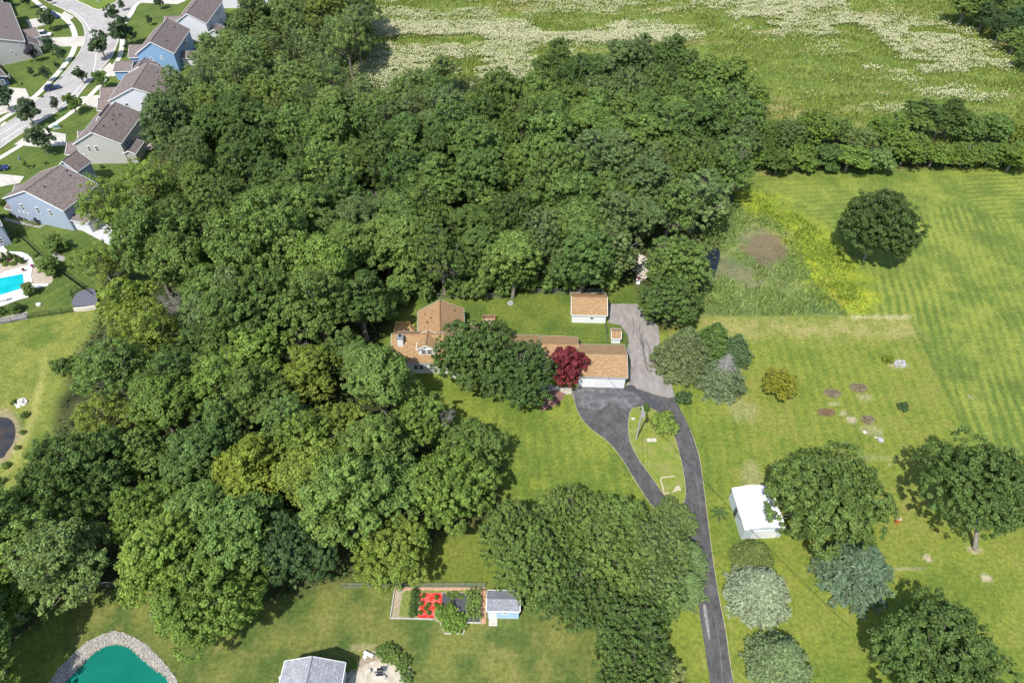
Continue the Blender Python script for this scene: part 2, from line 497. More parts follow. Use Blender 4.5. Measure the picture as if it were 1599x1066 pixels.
# bottom lawn: mottled, worn, yellowing
lb = mix(C(0.078, 0.118, 0.028), C(0.160, 0.175, 0.044), c01(fbm(GX, GY, 3.2, 61, 5)[..., None] * 0.6 + fbm(GX, GY, 6, 62, 2, sx=0.35)[..., None] * 0.4, 0.36, 0.64))
lb = mix(lb, C(0.22, 0.205, 0.065), c01(fbm(GX, GY, 1.6, 63, 3)[..., None], 0.62, 0.8) * 0.6)
col = mix(col, lb, mask(PX_BOTTOM, 0.6))
col = mix(col, mix(C(0.11, 0.15, 0.026), C(0.17, 0.19, 0.036), n_mid), mask(PX_MIDGAP, 0.8))
# wet hollow
wet = mix(C(0.105, 0.155, 0.05), C(0.20, 0.225, 0.082), c01(n_mid * 0.5 + n_fine * 0.5, 0.4, 0.62))
wet = mix(wet, C(0.075, 0.13, 0.042), mask([(1100, 478), (1325, 470), (1330, 494), (1100, 494)], 1.0, 0.8, 3) * 0.6)
col = mix(col, wet, mask(PX_WET, 0.5, 0.7, 3))
yel = mix(C(0.17, 0.22, 0.035), C(0.28, 0.32, 0.032), c01(n_mid*.6+n_fine*.4, 0.36, 0.58))
yel = mix(yel, C(0.24, 0.20, 0.035), blob(1298, 462, 3.5, 6, 1.2) * 0.6)
col = mix(col, yel, mask(PX_YEL, 2.5, 3.0, 6))
col = mix(col, C(0.135, 0.085, 0.062), blob(1190, 385, 4.2, 7.5, 1.9) * 0.7)
col = mix(col, C(0.22, 0.18, 0.11), blob(1205, 372, 8, 7.5, 1.7, 3) * 0.4)
col = mix(col, C(0.17, 0.135, 0.10), blob(1150, 424, 6.5, 3.5, 2.0, 4) * 0.45)
tan = mix(C(0.20, 0.215, 0.05), C(0.34, 0.30, 0.125), c01(n_mid * 0.4 + n_fine * 0.6, 0.35, 0.6))
col = mix(col, tan, mask(PX_TAN, 2.2, 0.9, 3) * 0.6)
tl = sdist(pw([(1330, 493), (1420, 493), (1422, 498), (1330, 498)]), GX, GY)[..., None]
col = mix(col, C(0.48, 0.42, 0.24), sstep(-0.5, 0.4, tl + (n_fine - 0.5)) * 0.5)
for (bx, by, rx, ry, a) in ((1330, 655, 1.0, 0.9, .9), (1317, 645, 0.7, 0.5, .7), (1350, 620, 1.6, 1.0, .35), (1360, 672, 2.2, 1.6, .3), (1303, 630, 1.6, 0.5, .4), (1448, 871, .55, .7, .9), (1453, 876, .5, .3, .6), (1540, 902, .9, .7, .95),
                            (1420, 888, 2.5, .2, .5), (1515, 620, .5, .5, .5), (996, 642, .7, .35, .6), (1019, 643, .6, .3, .5), (1160, 640, 3, 3, .2), (1180, 760, 2, 6, .25), (1404, 570, 2.2, 1.0, .4), (1521, 858, 1.2, .7, .7),
                            (1390, 725, .3, .3, .7), (640, 958, .3, .3, .5), (259, 972, .8, .4, .6), (566, 1010, 2.4, .6, .35), (1348, 715, 8, 1, .15)):
    col = mix(col, C(0.42, 0.36, 0.24), blob(bx, by, rx, ry, 0.35, int(bx)) * a)
col = mix(col, C(0.085, 0.135, 0.028), sstep(-.5, .6, BND + (n_fine - .5) * .8) * .8)
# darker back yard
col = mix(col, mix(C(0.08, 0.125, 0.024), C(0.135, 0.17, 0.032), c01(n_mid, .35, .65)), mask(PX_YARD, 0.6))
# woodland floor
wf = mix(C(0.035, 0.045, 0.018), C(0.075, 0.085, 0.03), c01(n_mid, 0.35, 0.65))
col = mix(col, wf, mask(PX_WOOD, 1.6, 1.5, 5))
# shore of the left pond, tracks
col = mix(col, C(0.30, 0.24, 0.15), mask([(-60, 636), (10, 636), (28, 655), (38, 680), (25, 705), (0, 728), (-60, 740)], 0.7, 0.6, 2) * 0.8)
for tr in ([(70, 560), (55, 640), (35, 700), (0, 750)], [(62, 600), (45, 660), (20, 715)]):
    w_ = [P(*p) for p in smooth_px(tr, False, 4)]
    d = np.full(GX.shape, 1e9)
    for a, b in zip(w_[:-1], w_[1:]):
        ex, ey = b.x - a.x, b.y - a.y
        t = np.clip(((GX - a.x) * ex + (GY - a.y) * ey) / (ex * ex + ey * ey), 0, 1)
        d = np.minimum(d, np.hypot(GX - a.x - t * ex, GY - a.y - t * ey))
    col = mix(col, C(0.34, 0.33, 0.10), (1 - sstep(0.2, 1.0, d))[..., None] * 0.45)

def toPx(x, y, z=0.0):
    zc = y * CT - (z - CAM_H) * ST; yc = y * ST + (z - CAM_H) * CT
    return 799.5 + FPX * x / zc, 533 - FPX * yc / zc
FLOW = [(640, 48, 120, 12, 1.5), (720, 62, 230, 12, 1.2), (860, 48, 160, 13, 1.8), (960, 58, 110, 10, 1.7), (620, 105, 70, 32, .75), (760, 105, 80, 30, .8), (700, 80, 170, 30, .5), (640, 160, 60, 20, .6),
        (805, 125, 30, 30, .7), (1200, 26, 50, 26, 1.4), (1230, 6, 110, 12, .9), (1330, 40, 70, 22, .8), (1430, 66, 110, 30, .75), (1490, 110, 95, 24, .65), (1360, 108, 55, 8, .7), (1540, 145, 60, 14, .6),
        (1495, 143, 55, 12, .6), (1410, 90, 90, 30, .5), (800, 8, 400, 12, .3), (1400, 172, 60, 6, .35), (980, 20, 60, 6, .35), (1570, 115, 30, 25, .6), (1100, 18, 30, 5, .4), (690, 20, 140, 12, .4)]
def fdens(x, y):
    u, v = toPx(x, y)
    d = np.zeros_like(x)
    for (cx, cy, rx, ry, a) in FLOW:
        d = np.maximum(d, a * np.exp(-(((u - cx) / rx) ** 2 + ((v - cy) / ry) ** 2) ** 1.5))
    nn = (.2 + .8 * c01(fbm(x, y, 1.3, 101, 3, sx=2.2), 0.40, 0.6)) * c01(fbm(x, y, 8, 102, 4, sx=1.8), .41, .52)
    out = d * nn + 0.008 * c01(fbm(x, y, 6, 7, 2), .4, .7)
    pd2 = sdist(pw([(1455, -30), (1500, 0), (1600, 95), (1800, 160), (1800, -60), (1530, -60)]), x, y)
    return out * (pd2 < 0)
fd = np.clip(fdens(GX, GY), 0, 1)[..., None]
col = mix(col, C(0.27, 0.29, 0.15), np.where(GY[..., None] > 120, fd, 0) * .6)
def ground_mesh():
    ny, nx = GX.shape
    me = bpy.data.meshes.new('ground')
    gz = (fbm(GX, GY, 2.0, 77, 3) - 0.5) * 0.0
    co = np.stack([GX, GY, gz], -1).reshape(-1, 3).astype(np.float32)
    i = np.arange(ny * nx).reshape(ny, nx)
    q = np.stack([i[:-1, :-1], i[:-1, 1:], i[1:, 1:], i[1:, :-1]], -1).reshape(-1, 4)
    c = np.clip(col, 0, 1).reshape(-1, 3)
    # four skirts take the same sheet out to the horizon
    x0, x1, y0, y1 = GX[0, 0], GX[0, -1], GY[0, 0], GY[-1, 0]
    R = 3000.0
    ex = np.array([(-R, -R, 0), (R, -R, 0), (R, R, 0), (-R, R, 0)], np.float32)
    nv = len(co)
    sk = np.array([(nv, nv + 1, i[0, -1], i[0, 0]), (nv + 1, nv + 2, i[-1, -1], i[0, -1]), (nv + 2, nv + 3, i[-1, 0], i[-1, -1]), (nv + 3, nv, i[0, 0], i[-1, 0])])
    co = np.concatenate([co, ex]); c = np.concatenate([c, np.tile([[0.10, 0.14, 0.03]], (4, 1))])
    q = np.concatenate([q, sk])
    me.vertices.add(len(co)); me.vertices.foreach_set('co', co.ravel())
    me.loops.add(q.size); me.loops.foreach_set('vertex_index', q.ravel().astype(np.int32))
    me.polygons.add(len(q)); me.polygons.foreach_set('loop_start', np.arange(0, q.size, 4, dtype=np.int32))
    a = me.color_attributes.new('cover', 'FLOAT_COLOR', 'POINT')
    a.data.foreach_set('color', np.concatenate([c, np.ones((len(c), 1))], 1).astype(np.float32).ravel())
    me.update(calc_edges=True)
    m, n, b = mat('turf_and_soil')
    L = n.links.new
    at = n.nodes.new('ShaderNodeAttribute'); at.attribute_name = 'cover'
    tc = n.nodes.new('ShaderNodeTexCoord')
    nz = n.nodes.new('ShaderNodeTexNoise'); nz.inputs['Scale'].default_value = 1.7; nz.inputs['Detail'].default_value = 9; nz.inputs['Roughness'].default_value = 0.82
    L(tc.outputs['Object'], nz.inputs['Vector'])
    mr = n.nodes.new('ShaderNodeMapRange'); mr.inputs[1].default_value = 0.3; mr.inputs[2].default_value = 0.7; mr.inputs[3].default_value = 0.42; mr.inputs[4].default_value = 1.58
    L(nz.outputs[0], mr.inputs[0])
    mx = n.nodes.new('ShaderNodeMix'); mx.data_type = 'RGBA'; mx.blend_type = 'MULTIPLY'; mx.inputs[0].default_value = 1
    L(at.outputs['Color'], mx.inputs[6]); L(mr.outputs[0], mx.inputs[7])
    L(mx.outputs[2], b.inputs['Base Color'])
    b.inputs['Roughness'].default_value = 0.9; b.inputs['Specular IOR Level'].default_value = 0.1
    bp = n.nodes.new('ShaderNodeBump'); bp.inputs['Strength'].default_value = 0.9; bp.inputs['Distance'].default_value = 0.12
    L(nz.outputs[0], bp.inputs['Height']); L(bp.outputs[0], b.inputs['Normal'])
    me.materials.append(m)
    o = bpy.data.objects.new('ground', me); COL.objects.link(o); o['kind'] = 'structure'
    return o
ground_mesh()

# ------------------------------------------------------------------ scattered ground cover (uncountable): flowers, tall grass, undergrowth
def quads_object(name, co, tone, m, color=None, kind='stuff', parent=None):
    """co (n,4,3) quads as one mesh; tone (n,2) random tone per blade or petal"""
    n = len(co)
    me = bpy.data.meshes.new(name)
    me.vertices.add(n * 4); me.vertices.foreach_set('co', co.astype(np.float32).ravel())
    me.loops.add(n * 4); me.loops.foreach_set('vertex_index', np.arange(n * 4, dtype=np.int32))
    me.polygons.add(n); me.polygons.foreach_set('loop_start', np.arange(0, n * 4, 4, dtype=np.int32))
    t = np.zeros((n, 4), np.float32); t[:, :2] = tone; t[:, 3] = 1
    a = me.color_attributes.new('tone', 'FLOAT_COLOR', 'CORNER')
    a.data.foreach_set('color', np.repeat(t, 4, 0).ravel())
    me.update(calc_edges=True)
    me.materials.append(m)
    o = bpy.data.objects.new(name, me); COL.objects.link(o)
    if color: o.color = (*color, 1)
    if kind: o['kind'] = kind
    if parent: o.parent = parent
    return o
def sprays(c, nrm, a, b, spin=None):
    """pointed leaf sprays at c (n,3), facing nrm, half length a, half width b"""
    n = len(c)
    nrm = nrm / np.linalg.norm(nrm, axis=1, keepdims=True)
    r = rng.normal(size=(n, 3)) if spin is None else spin
    t = np.cross(nrm, r); t /= np.linalg.norm(t, axis=1, keepdims=True) + 1e-9
    bt = np.cross(nrm, t)
    a = np.asarray(a).reshape(-1, 1); b = np.asarray(b).reshape(-1, 1)
    return np.stack([c - t * a, c - bt * b + t * a * 0.15, c + t * a, c + bt * b + t * a * 0.15], 1)
def scatter_poly(px, n, keep=None):
    w_ = pw(px); xs = [p[0] for p in w_]; ys = [p[1] for p in w_]
    x = rng.uniform(min(xs), max(xs), n * 3); y = rng.uniform(min(ys), max(ys), n * 3)
    ok = sdist(w_, x, y) > 0
    x, y = x[ok], y[ok]
    if keep is not None:
        k = keep(x, y) > rng.uniform(0, 1, len(x)); x, y = x[k], y[k]
    return x[:n], y[:n]
PX_MVIS = [(530, -30), (1650, -30), (1700, 265), (1190, 250), (1000, 160), (830, 170), (700, 190), (520, 120)]
x, y = scatter_poly(PX_MVIS, 400000, fdens)
n = len(x); h = rng.uniform(0.7, 1.25, n)
nr = np.stack([rng.normal(0, .45, n), rng.normal(0, .45, n) - 0.25, np.ones(n)], 1)
co = sprays(np.stack([x, y, h], 1), nr, rng.uniform(.12, .30, n), rng.uniform(.08, .2, n))
fm = noise_mat('flower_heads', (0.30, 0.31, 0.14), (0.49, 0.49, 0.31), 1.5, 0.9)
tag(quads_object('wildflowers', co, rng.uniform(0, 1, (n, 2)), fm), 'drifts of creamy white wildflowers across the upper meadow', 'wildflowers')
def grass_blades(px, n, keep, hmin, hmax, wd, lean=0.35):
    x, y = scatter_poly(px, n, keep); n = len(x)
    h = rng.uniform(hmin, hmax, n); a = rng.uniform(0, 2 * math.pi, n)
    dx, dy = np.cos(a) * wd, np.sin(a) * wd
    lx, ly = rng.normal(0, lean, n) * h, rng.normal(0, lean, n) * h
    z = np.zeros(n)
    return np.stack([np.stack([x - dx, y - dy, z], 1), np.stack([x + dx, y + dy, z], 1),
                     np.stack([x + lx + dx * .5, y + ly + dy * .5, h], 1), np.stack([x + lx - dx * .5, y + ly - dy * .5, h], 1)], 1)
co = grass_blades(PX_MVIS, 90000, lambda x, y: 0.25 + 0.75 * c01(fbm(x, y, 5, 55, 3, sx=2), .4, .65), 0.35, 1.0, 0.14)
tag(quads_object('meadow_grass', co, rng.uniform(0, 1, (len(co), 2)), FOL, (0.205, 0.265, 0.058)), 'tall rough grass of the upper meadow', 'grass')
MUD = [(*P(1190, 385)[:2], 6.5), (*P(1152, 424)[:2], 4.0), (*P(1120, 415)[:2], 5.0)]
def nomud(x, y):
    k = np.ones_like(x)
    for a, b, r in MUD: k = k * sstep(.6, 1.2, np.hypot(x - a, (y - b) * .75) / r + (fbm(x, y, 3, 91, 3) - .5) * .8)
    return k
co = grass_blades(PX_WET, 22000, lambda x, y: nomud(x, y) * (0.2 + 0.8 * c01(fbm(x, y, 4, 56, 3), .42, .6)), 0.2, 0.7, 0.08, 0.6)
tag(quads_object('marsh_grass', co, rng.uniform(0, 1, (len(co), 2)), FOL, (0.24, 0.33, 0.10)), 'rough grey-green grass round the muddy hollow', 'grass')
co = grass_blades([(1130, 290), (1200, 300), (1260, 345), (1310, 385), (1350, 440), (1360, 494), (1290, 490), (1250, 440), (1235, 395), (1200, 350), (1150, 330)], 13000, lambda x, y: sstep(-2, 3, sdist(pw(PX_YEL), x, y) + (fbm(x, y, 5, 12, 3) - .5) * 8) * (.2 + .8 * c01(fbm(x, y, 3, 66, 3), .4, .6)), 0.2, 0.7, 0.10, .6)
tag(quads_object('yellow_weeds', co, rng.uniform(0, 1, (len(co), 2)), FOL, (0.27, 0.36, 0.055)), 'band of bright yellow-green weeds beside the hollow', 'weeds')
x, y = scatter_poly(PX_WOOD, 42000, lambda x, y: 0.2 + 0.8 * c01(fbm(x, y, 5, 57, 3), .4, .6))
n = len(x); h = rng.uniform(0.2, 1.9, n) ** 1.2
co = sprays(np.stack([x, y, h], 1), np.stack([rng.normal(0, .6, n), rng.normal(0, .6, n), np.ones(n)], 1), rng.uniform(.2, .45, n), rng.uniform(.14, .3, n))
tag(quads_object('undergrowth', co, rng.uniform(0, 1, (n, 2)), FOL, (0.10, 0.165, 0.05)), 'leafy undergrowth on the woodland floor', 'undergrowth')
# ------------------------------------------------------------------ trees
def leaf_mesh(name, co, tone):
    n = len(co)
    me = bpy.data.meshes.new(name)
    me.vertices.add(n * 4); me.vertices.foreach_set('co', co.astype(np.float32).ravel())
    me.loops.add(n * 4); me.loops.foreach_set('vertex_index', np.arange(n * 4, dtype=np.int32))
    me.polygons.add(n); me.polygons.foreach_set('loop_start', np.arange(0, n * 4, 4, dtype=np.int32))
    t = np.zeros((n, 4), np.float32); t[:, :2] = tone; t[:, 3] = 1
    a = me.color_attributes.new('tone', 'FLOAT_COLOR', 'CORNER')
    a.data.foreach_set('color', np.repeat(t, 4, 0).ravel())
    me.update(calc_edges=True); me.materials.append(FOL)
    return me
def tube_mesh(name, segs, m):
    mb = MB()
    for p, q, r0, r1 in segs: mb.tube(p, q, r0, r1, 5, cap=False)
    me = bpy.data.meshes.new(name); me.from_pydata(mb.v, [], mb.f)
    me.polygons.foreach_set('use_smooth', [True] * len(me.polygons)); me.materials.append(m); me.update()
    return me
def limb(segs, p, q, r0, r1, k=3, wob=0.12):
    p = np.array(p, float); q = np.array(q, float); L = np.linalg.norm(q - p); a = p
    for i in range(1, k + 1):
        b = p + (q - p) * i / k
        if i < k: b = b + rng.normal(0, wob * L / k, 3)
        segs.append((a, b, r0 + (r1 - r0) * (i - 1) / k, r0 + (r1 - r0) * i / k)); a = b
def broadleaf(name, R, H, base, nlobe, nclump, nleaf, leaf=0.22, clump=1.0, rough=0.22, gap=0.1, twig=26, bottom=-0.55, tilt=0.55, layer=0.0):
    """trunk, limbs and a crown of leaf clumps grouped into lobes. base = height of the lowest leaves"""
    cz = base + (H - base) * 0.45; rz_up = H - cz; rz_dn = cz - base
    lob = []
    nlobe = int(nlobe * 1.5)
    for i in range(nlobe):
        a = 2.399 * i + rng.uniform(-.4, .4); u = rng.uniform(bottom, 0.98)
        s = math.sqrt(max(0, 1 - u * u)) ; lr = R * rng.uniform(.19, .46)
        rad = (R - lr * 0.75) * rng.uniform(1 - rough * 1.1, 1 + rough * .75)
        c = np.array([math.cos(a) * s * rad, math.sin(a) * s * rad, cz + u * ((rz_up if u > 0 else rz_dn) - lr * 0.6) * rng.uniform(1 - rough * .8, 1.08)])
        lob.append((c, lr))
    lob.append((np.array([0, 0, H - R * .38]), R * .42))
    cl = []; tries = 0
    while len(cl) < nclump and tries < nclump * 20:
        tries += 1
        c, lr = lob[rng.integers(len(lob))]
        d = rng.normal(size=3); d /= np.linalg.norm(d)
        out = np.array([c[0], c[1], (c[2] - cz) * 0.8 + 0.6 * R]); out /= np.linalg.norm(out)
        if d.dot(out) < -0.15: continue
        p = c + d * lr * rng.uniform(.82, 1.08) * np.array([1, 1, .8])
        if p[2] < base * .8: continue
        if layer: p[2] = round(p[2] / layer) * layer + rng.normal(0, layer * .12)
        cl.append((p, d))
    cp = np.array([p for p, d in cl]); cd = np.array([d for p, d in cl])
    k = max(1, nleaf // len(cl))
    cs = rng.uniform(.55, 1.15, len(cl)) * clump
    tone_c = np.clip(rng.normal(.5, .14, (len(cl), 2)), 0, 1)
    P0 = np.repeat(cp, k, 0); D0 = np.repeat(cd, k, 0); S0 = np.repeat(cs, k)[:, None]; T0 = np.repeat(tone_c, k, 0)
    v = rng.normal(size=P0.shape); v /= np.linalg.norm(v, axis=1, keepdims=True)
    up = np.array([0, 0, .55])
    v = v + D0 * .55 + up * .5
    rr_ = rng.uniform(.25, 1.0, (len(P0), 1)) ** .6
    pos = P0 + v * S0 * rr_ * .72 * np.array([1, 1, .75])
    nrm = v * .9 + D0 * .35 + up * .9 + rng.normal(0, tilt, P0.shape)
    keep = (pos[:, 2] > base * .7)
    pos, nrm, T0 = pos[keep], nrm[keep], T0[keep]
    n = len(pos)
    sz = rng.uniform(.7, 1.3, n) * leaf
    co = sprays(pos, nrm, sz, sz * rng.uniform(.5, .75, n))
    # inner leaves close the crown
    m_ = int(n * .16)
    ci = rng.normal(size=(m_, 3)); ci /= np.linalg.norm(ci, axis=1, keepdims=True)
    ci = ci * (rng.uniform(.2, .78, (m_, 1))) * np.array([R, R, (H - base) * .5]) + np.array([0, 0, base + (H - base) * .48])
    c2 = sprays(ci, rng.normal(size=(m_, 3)) + np.array([0, 0, .8]), np.full(m_, leaf * 1.5), np.full(m_, leaf * 1.1))
    tone = np.concatenate([np.clip(T0 + rng.normal(0, .27, T0.shape), 0, 1), rng.uniform(.1, .6, (m_, 2))])
    co = np.concatenate([co, c2]); q_ = co.reshape(-1, 3); fx = R / np.percentile(np.hypot(q_[:, 0], q_[:, 1]), 96.5); fz = min(1.0, H / np.percentile(q_[:, 2], 99.7))
    co = co * np.array([fx, fx, fz]); cp = cp * np.array([fx, fx, fz])
    crown = leaf_mesh(name + '_crown', co, tone)
    segs = []
    tr = max(.14, H * .022)
    fork = base + (H - base) * .25
    limb(segs, (0, 0, -.2), (rng.normal(0, .15), rng.normal(0, .15), fork), tr * 1.25, tr * .75, 3, .04)
    limb(segs, (0, 0, fork), (0, 0, H * .92), tr * .75, .04, 4, .1)
    idx = rng.permutation(len(cl))[:twig]
    for j, i in enumerate(idx):
        z0 = min(base * .7 + (cp[i][2] - base * .7) * rng.uniform(.1, .55) + .3, H * .8)
        s0 = np.array([0, 0, z0]); r0 = tr * rng.uniform(.22, .42)
        mid = s0 + (cp[i] - s0) * .55 + np.array([0, 0, -.05 * R])
        limb(segs, s0, mid, r0, r0 * .6, 2, .08); limb(segs, mid, cp[i] + (cp[i] - s0) * (.05 if twig < 60 else .09), r0 * .6, .03, 2, .1)
        for _ in range(2):
            e = mid + (cp[rng.integers(len(cl))] - mid) * .25
            limb(segs, mid, e, r0 * .4, .02, 2, .15)
    trunk = tube_mesh(name + '_trunk', segs, BARK)
    return crown, trunk, R, H
def spruce(name, R, H, levels, br, dens, leaf=.2, droop=.25, tone_mu=.5, deadtop=0.0):
    segs = [((0, 0, -.2), (0, 0, H * .97), H * .02, .03)]
    pos = []; nr = []; dirs = []
    for i in range(levels):
        t = i / (levels - 1)
        z = H * (.06 + .9 * t)
        r = R * (1 - t) ** .8 * rng.uniform(.85, 1.1) + .12
        nb = max(4, int(br * (1 - t * .6)))
        off = rng.uniform(0, 6.28)
        for b in range(nb):
            a = off + 2 * math.pi * b / nb + rng.normal(0, .12)
            rl = r * rng.uniform(.72, 1.15)
            e = np.array([math.cos(a) * rl, math.sin(a) * rl, z - droop * rl + rng.normal(0, .1)])
            s0 = np.array([0, 0, z])
            segs.append((s0, e, .035 + .01 * rl, .012))
            if deadtop and t > 1 - deadtop: 
                for _ in range(3):
                    m0 = s0 + (e - s0) * rng.uniform(.3, .9); segs.append((m0, m0 + rng.normal(0, .35, 3), .015, .008))
                continue
            k = max(3, int(dens * rl))
            for q in range(k):
                f = (q + .5) / k
                p = s0 + (e - s0) * f + np.array([0, 0, .18 * math.sin(f * 3.1)])
                w_ = (.16 + .34 * (1 - abs(f - .55))) * min(1.3, rl * .5 + .3)
                for sgn in (-1, 1):
                    d = np.array([math.cos(a + sgn * .85), math.sin(a + sgn * .85), -.12 + rng.normal(0, .1)])
                    pos.append(p + d * w_ * .6 + rng.normal(0, .05, 3)); dirs.append(d); nr.append(np.array([rng.normal(0, .35), rng.normal(0, .35), 1.0]) + np.array([math.cos(a), math.sin(a), 0]) * .35)
            pos.append(e); dirs.append(np.array([math.cos(a), math.sin(a), 0])); nr.append(np.array([0, 0, 1.]) + rng.normal(0, .2, 3))
    pos = np.array(pos); nr = np.array(nr); dirs = np.array(dirs); n = len(pos)
    nr /= np.linalg.norm(nr, axis=1, keepdims=True)
    L = rng.uniform(.8, 1.35, n) * leaf
    co = sprays(pos, nr, L * 1.5, L * .55, spin=np.cross(dirs, nr))
    crown = leaf_mesh(name + '_crown', co, np.clip(rng.normal(tone_mu, .3, (n, 2)), 0, 1))
    return crown, tube_mesh(name + '_trunk', segs, DEADBARK if deadtop else BARK), R, H
def bare(name, R, H):
    segs = []
    limb(segs, (0, 0, -.2), (0, 0, H * .5), .2, .14, 3, .05)
    tips = [(np.array([0, 0, H * .5]), .14, 0)]
    for i in range(16):
        a = 2.4 * i; z = H * rng.uniform(.38, .6)
        e = np.array([math.cos(a) * R * rng.uniform(.35, .8), math.sin(a) * R * rng.uniform(.35, .8), H * rng.uniform(.62, .97)])
        limb(segs, (0, 0, z), e, .08, .03, 3, .1)
        for _ in range(9):
            m0 = np.array([0, 0, z]) + (e - np.array([0, 0, z])) * rng.uniform(.45, 1)
            d = rng.normal(0, 1, 3); d[2] = abs(d[2]) * .8; d /= np.linalg.norm(d)
            q = m0 + d * rng.uniform(.7, 1.7); limb(segs, m0, q, .03, .012, 2, .12)
            for _ in range(3):
                segs.append((q, q + rng.normal(0, .4, 3), .012, .006)); segs.append(((m0 + q) / 2, (m0 + q) / 2 + rng.normal(0, .45, 3), .012, .006))
    tr = tube_mesh(name + '_trunk', segs, DEADBARK)
    n = 700; pos = rng.normal(0, 1, (n, 3)); pos /= np.linalg.norm(pos, axis=1, keepdims=True)
    pos = pos * np.array([R * .8, R * .8, H * .28]) * rng.uniform(.5, 1, (n, 1)) + np.array([0, 0, H * .58])
    cr = leaf_mesh(name + '_crown', sprays(pos, rng.normal(size=(n, 3)) + np.array([0, 0, 1]), np.full(n, .17), np.full(n, .1)), rng.uniform(0, 1, (n, 2)))
    return cr, tr, R, H

PROTO = {
 'wood': [broadleaf('wood_a', 5.2, 16, 4.5, 17, 520, 22000, leaf=.18, clump=.75, tilt=.75), broadleaf('wood_b', 5.0, 17, 5, 19, 560, 22000, leaf=.17, clump=.7, rough=.32, tilt=.75), broadleaf('wood_c', 5.4, 15, 4, 13, 420, 20000, leaf=.19, clump=.9, rough=.28, tilt=.7),
          broadleaf('wood_d', 5.0, 16, 4, 24, 560, 20000, leaf=.17, clump=.62, rough=.38, twig=50, tilt=.8)],
 'loose': [broadleaf('loose_a', 5.0, 16, 4, 20, 360, 13000, leaf=.17, clump=.7, tilt=.8, rough=.4, twig=60), broadleaf('loose_b', 5.2, 17, 4.5, 17, 340, 13000, leaf=.17, clump=.75, tilt=.8, rough=.45, twig=70)],
 'locust': [broadleaf('locust_a', 5.5, 15, 4.5, 20, 210, 8500, leaf=.16, clump=.95, rough=.5, twig=60, layer=1.1, tilt=.5), broadleaf('locust_b', 5.2, 14, 4, 17, 190, 8000, leaf=.16, clump=1.0, rough=.5, twig=60, layer=1.0, tilt=.5)],
 'oak': [broadleaf('oak_a', 7.5, 13, 2.2, 30, 900, 46000, leaf=.185, clump=.78, rough=.26, twig=60, tilt=.75), broadleaf('oak_b', 7.5, 13, 2.4, 26, 800, 46000, leaf=.18, clump=.85, rough=.32, twig=70, tilt=.75)],
 'high': [broadleaf('high_a', 8.5, 14, 6.2, 26, 800, 40000, leaf=.19, clump=.85, rough=.3, twig=50, tilt=.75, bottom=-.35)],
 'fine': [broadleaf('fine_a', 6.0, 12, 2.5, 26, 620, 30000, leaf=.16, clump=.6, rough=.25, twig=90, tilt=.85), broadleaf('fine_b', 6.0, 12, 2.5, 30, 800, 30000, leaf=.15, clump=.55, rough=.3, twig=90, tilt=.85)],
 'scrub': [broadleaf('scrub_a', 3.2, 6.5, .6, 12, 170, 8000, leaf=.19, clump=.8, rough=.3, bottom=-.8, twig=14), broadleaf('scrub_b', 3.2, 6, .5, 14, 180, 8000, leaf=.18, clump=.75, rough=.35, bottom=-.8, twig=14)],
 'street': [broadleaf('street_a', 2.2, 6.2, 1.3, 10, 100, 4200, leaf=.17, clump=.55, rough=.2, twig=10), broadleaf('street_b', 2.0, 6.5, 1.2, 9, 90, 3800, leaf=.17, clump=.55, rough=.25, twig=10)],
 'shrub': [broadleaf('shrub_a', 1.3, 1.7, .1, 9, 70, 3200, leaf=.09, clump=.33, rough=.2, bottom=-.7, twig=6), broadleaf('shrub_b', 1.3, 1.5, .1, 8, 60, 2800, leaf=.1, clump=.36, rough=.25, bottom=-.7, twig=6)],
 'redmaple': [broadleaf('redmaple_a', 3.1, 8.5, 1.2, 22, 260, 13000, leaf=.15, clump=.6, rough=.25, bottom=-.75, twig=26)],
 'spruce': [spruce('spruce_a', 4.2, 12, 24, 15, 5.2), spruce('spruce_b', 4.2, 11, 22, 14, 5.0, droop=.15)],
 'dense_spruce': [spruce('dense_spruce_a', 4.3, 11, 34, 20, 6.5, leaf=.17, droop=.1)],
 'deadtop': [spruce('deadtop_a', 3.8, 11, 26, 15, 5.5, deadtop=.42)],
 'bare': [bare('bare_a', 4.0, 13), bare('bare_b', 4.4, 12)],
 'conifer': [spruce('conifer_a', .75, 3.2, 22, 10, 9, leaf=.1, droop=-.5)],
}
CF = {'high': .68, 'wood': .62, 'loose': .62, 'locust': .62, 'oak': .55, 'fine': .55, 'scrub': .5, 'street': .58, 'shrub': .45, 'redmaple': .5, 'spruce': .38, 'dense_spruce': .38, 'deadtop': .42, 'bare': .62, 'conifer': .45}
NAME = {'high': 'broadleaf_tree', 'wood': 'broadleaf_tree', 'loose': 'broadleaf_tree', 'locust': 'locust_tree', 'oak': 'broadleaf_tree', 'fine': 'broadleaf_tree', 'scrub': 'scrub_tree', 'street': 'street_tree', 'shrub': 'shrub',
        'redmaple': 'red_maple_tree', 'spruce': 'spruce_tree', 'dense_spruce': 'spruce_tree', 'deadtop': 'spruce_tree', 'bare': 'bare_tree', 'conifer': 'conical_evergreen'}
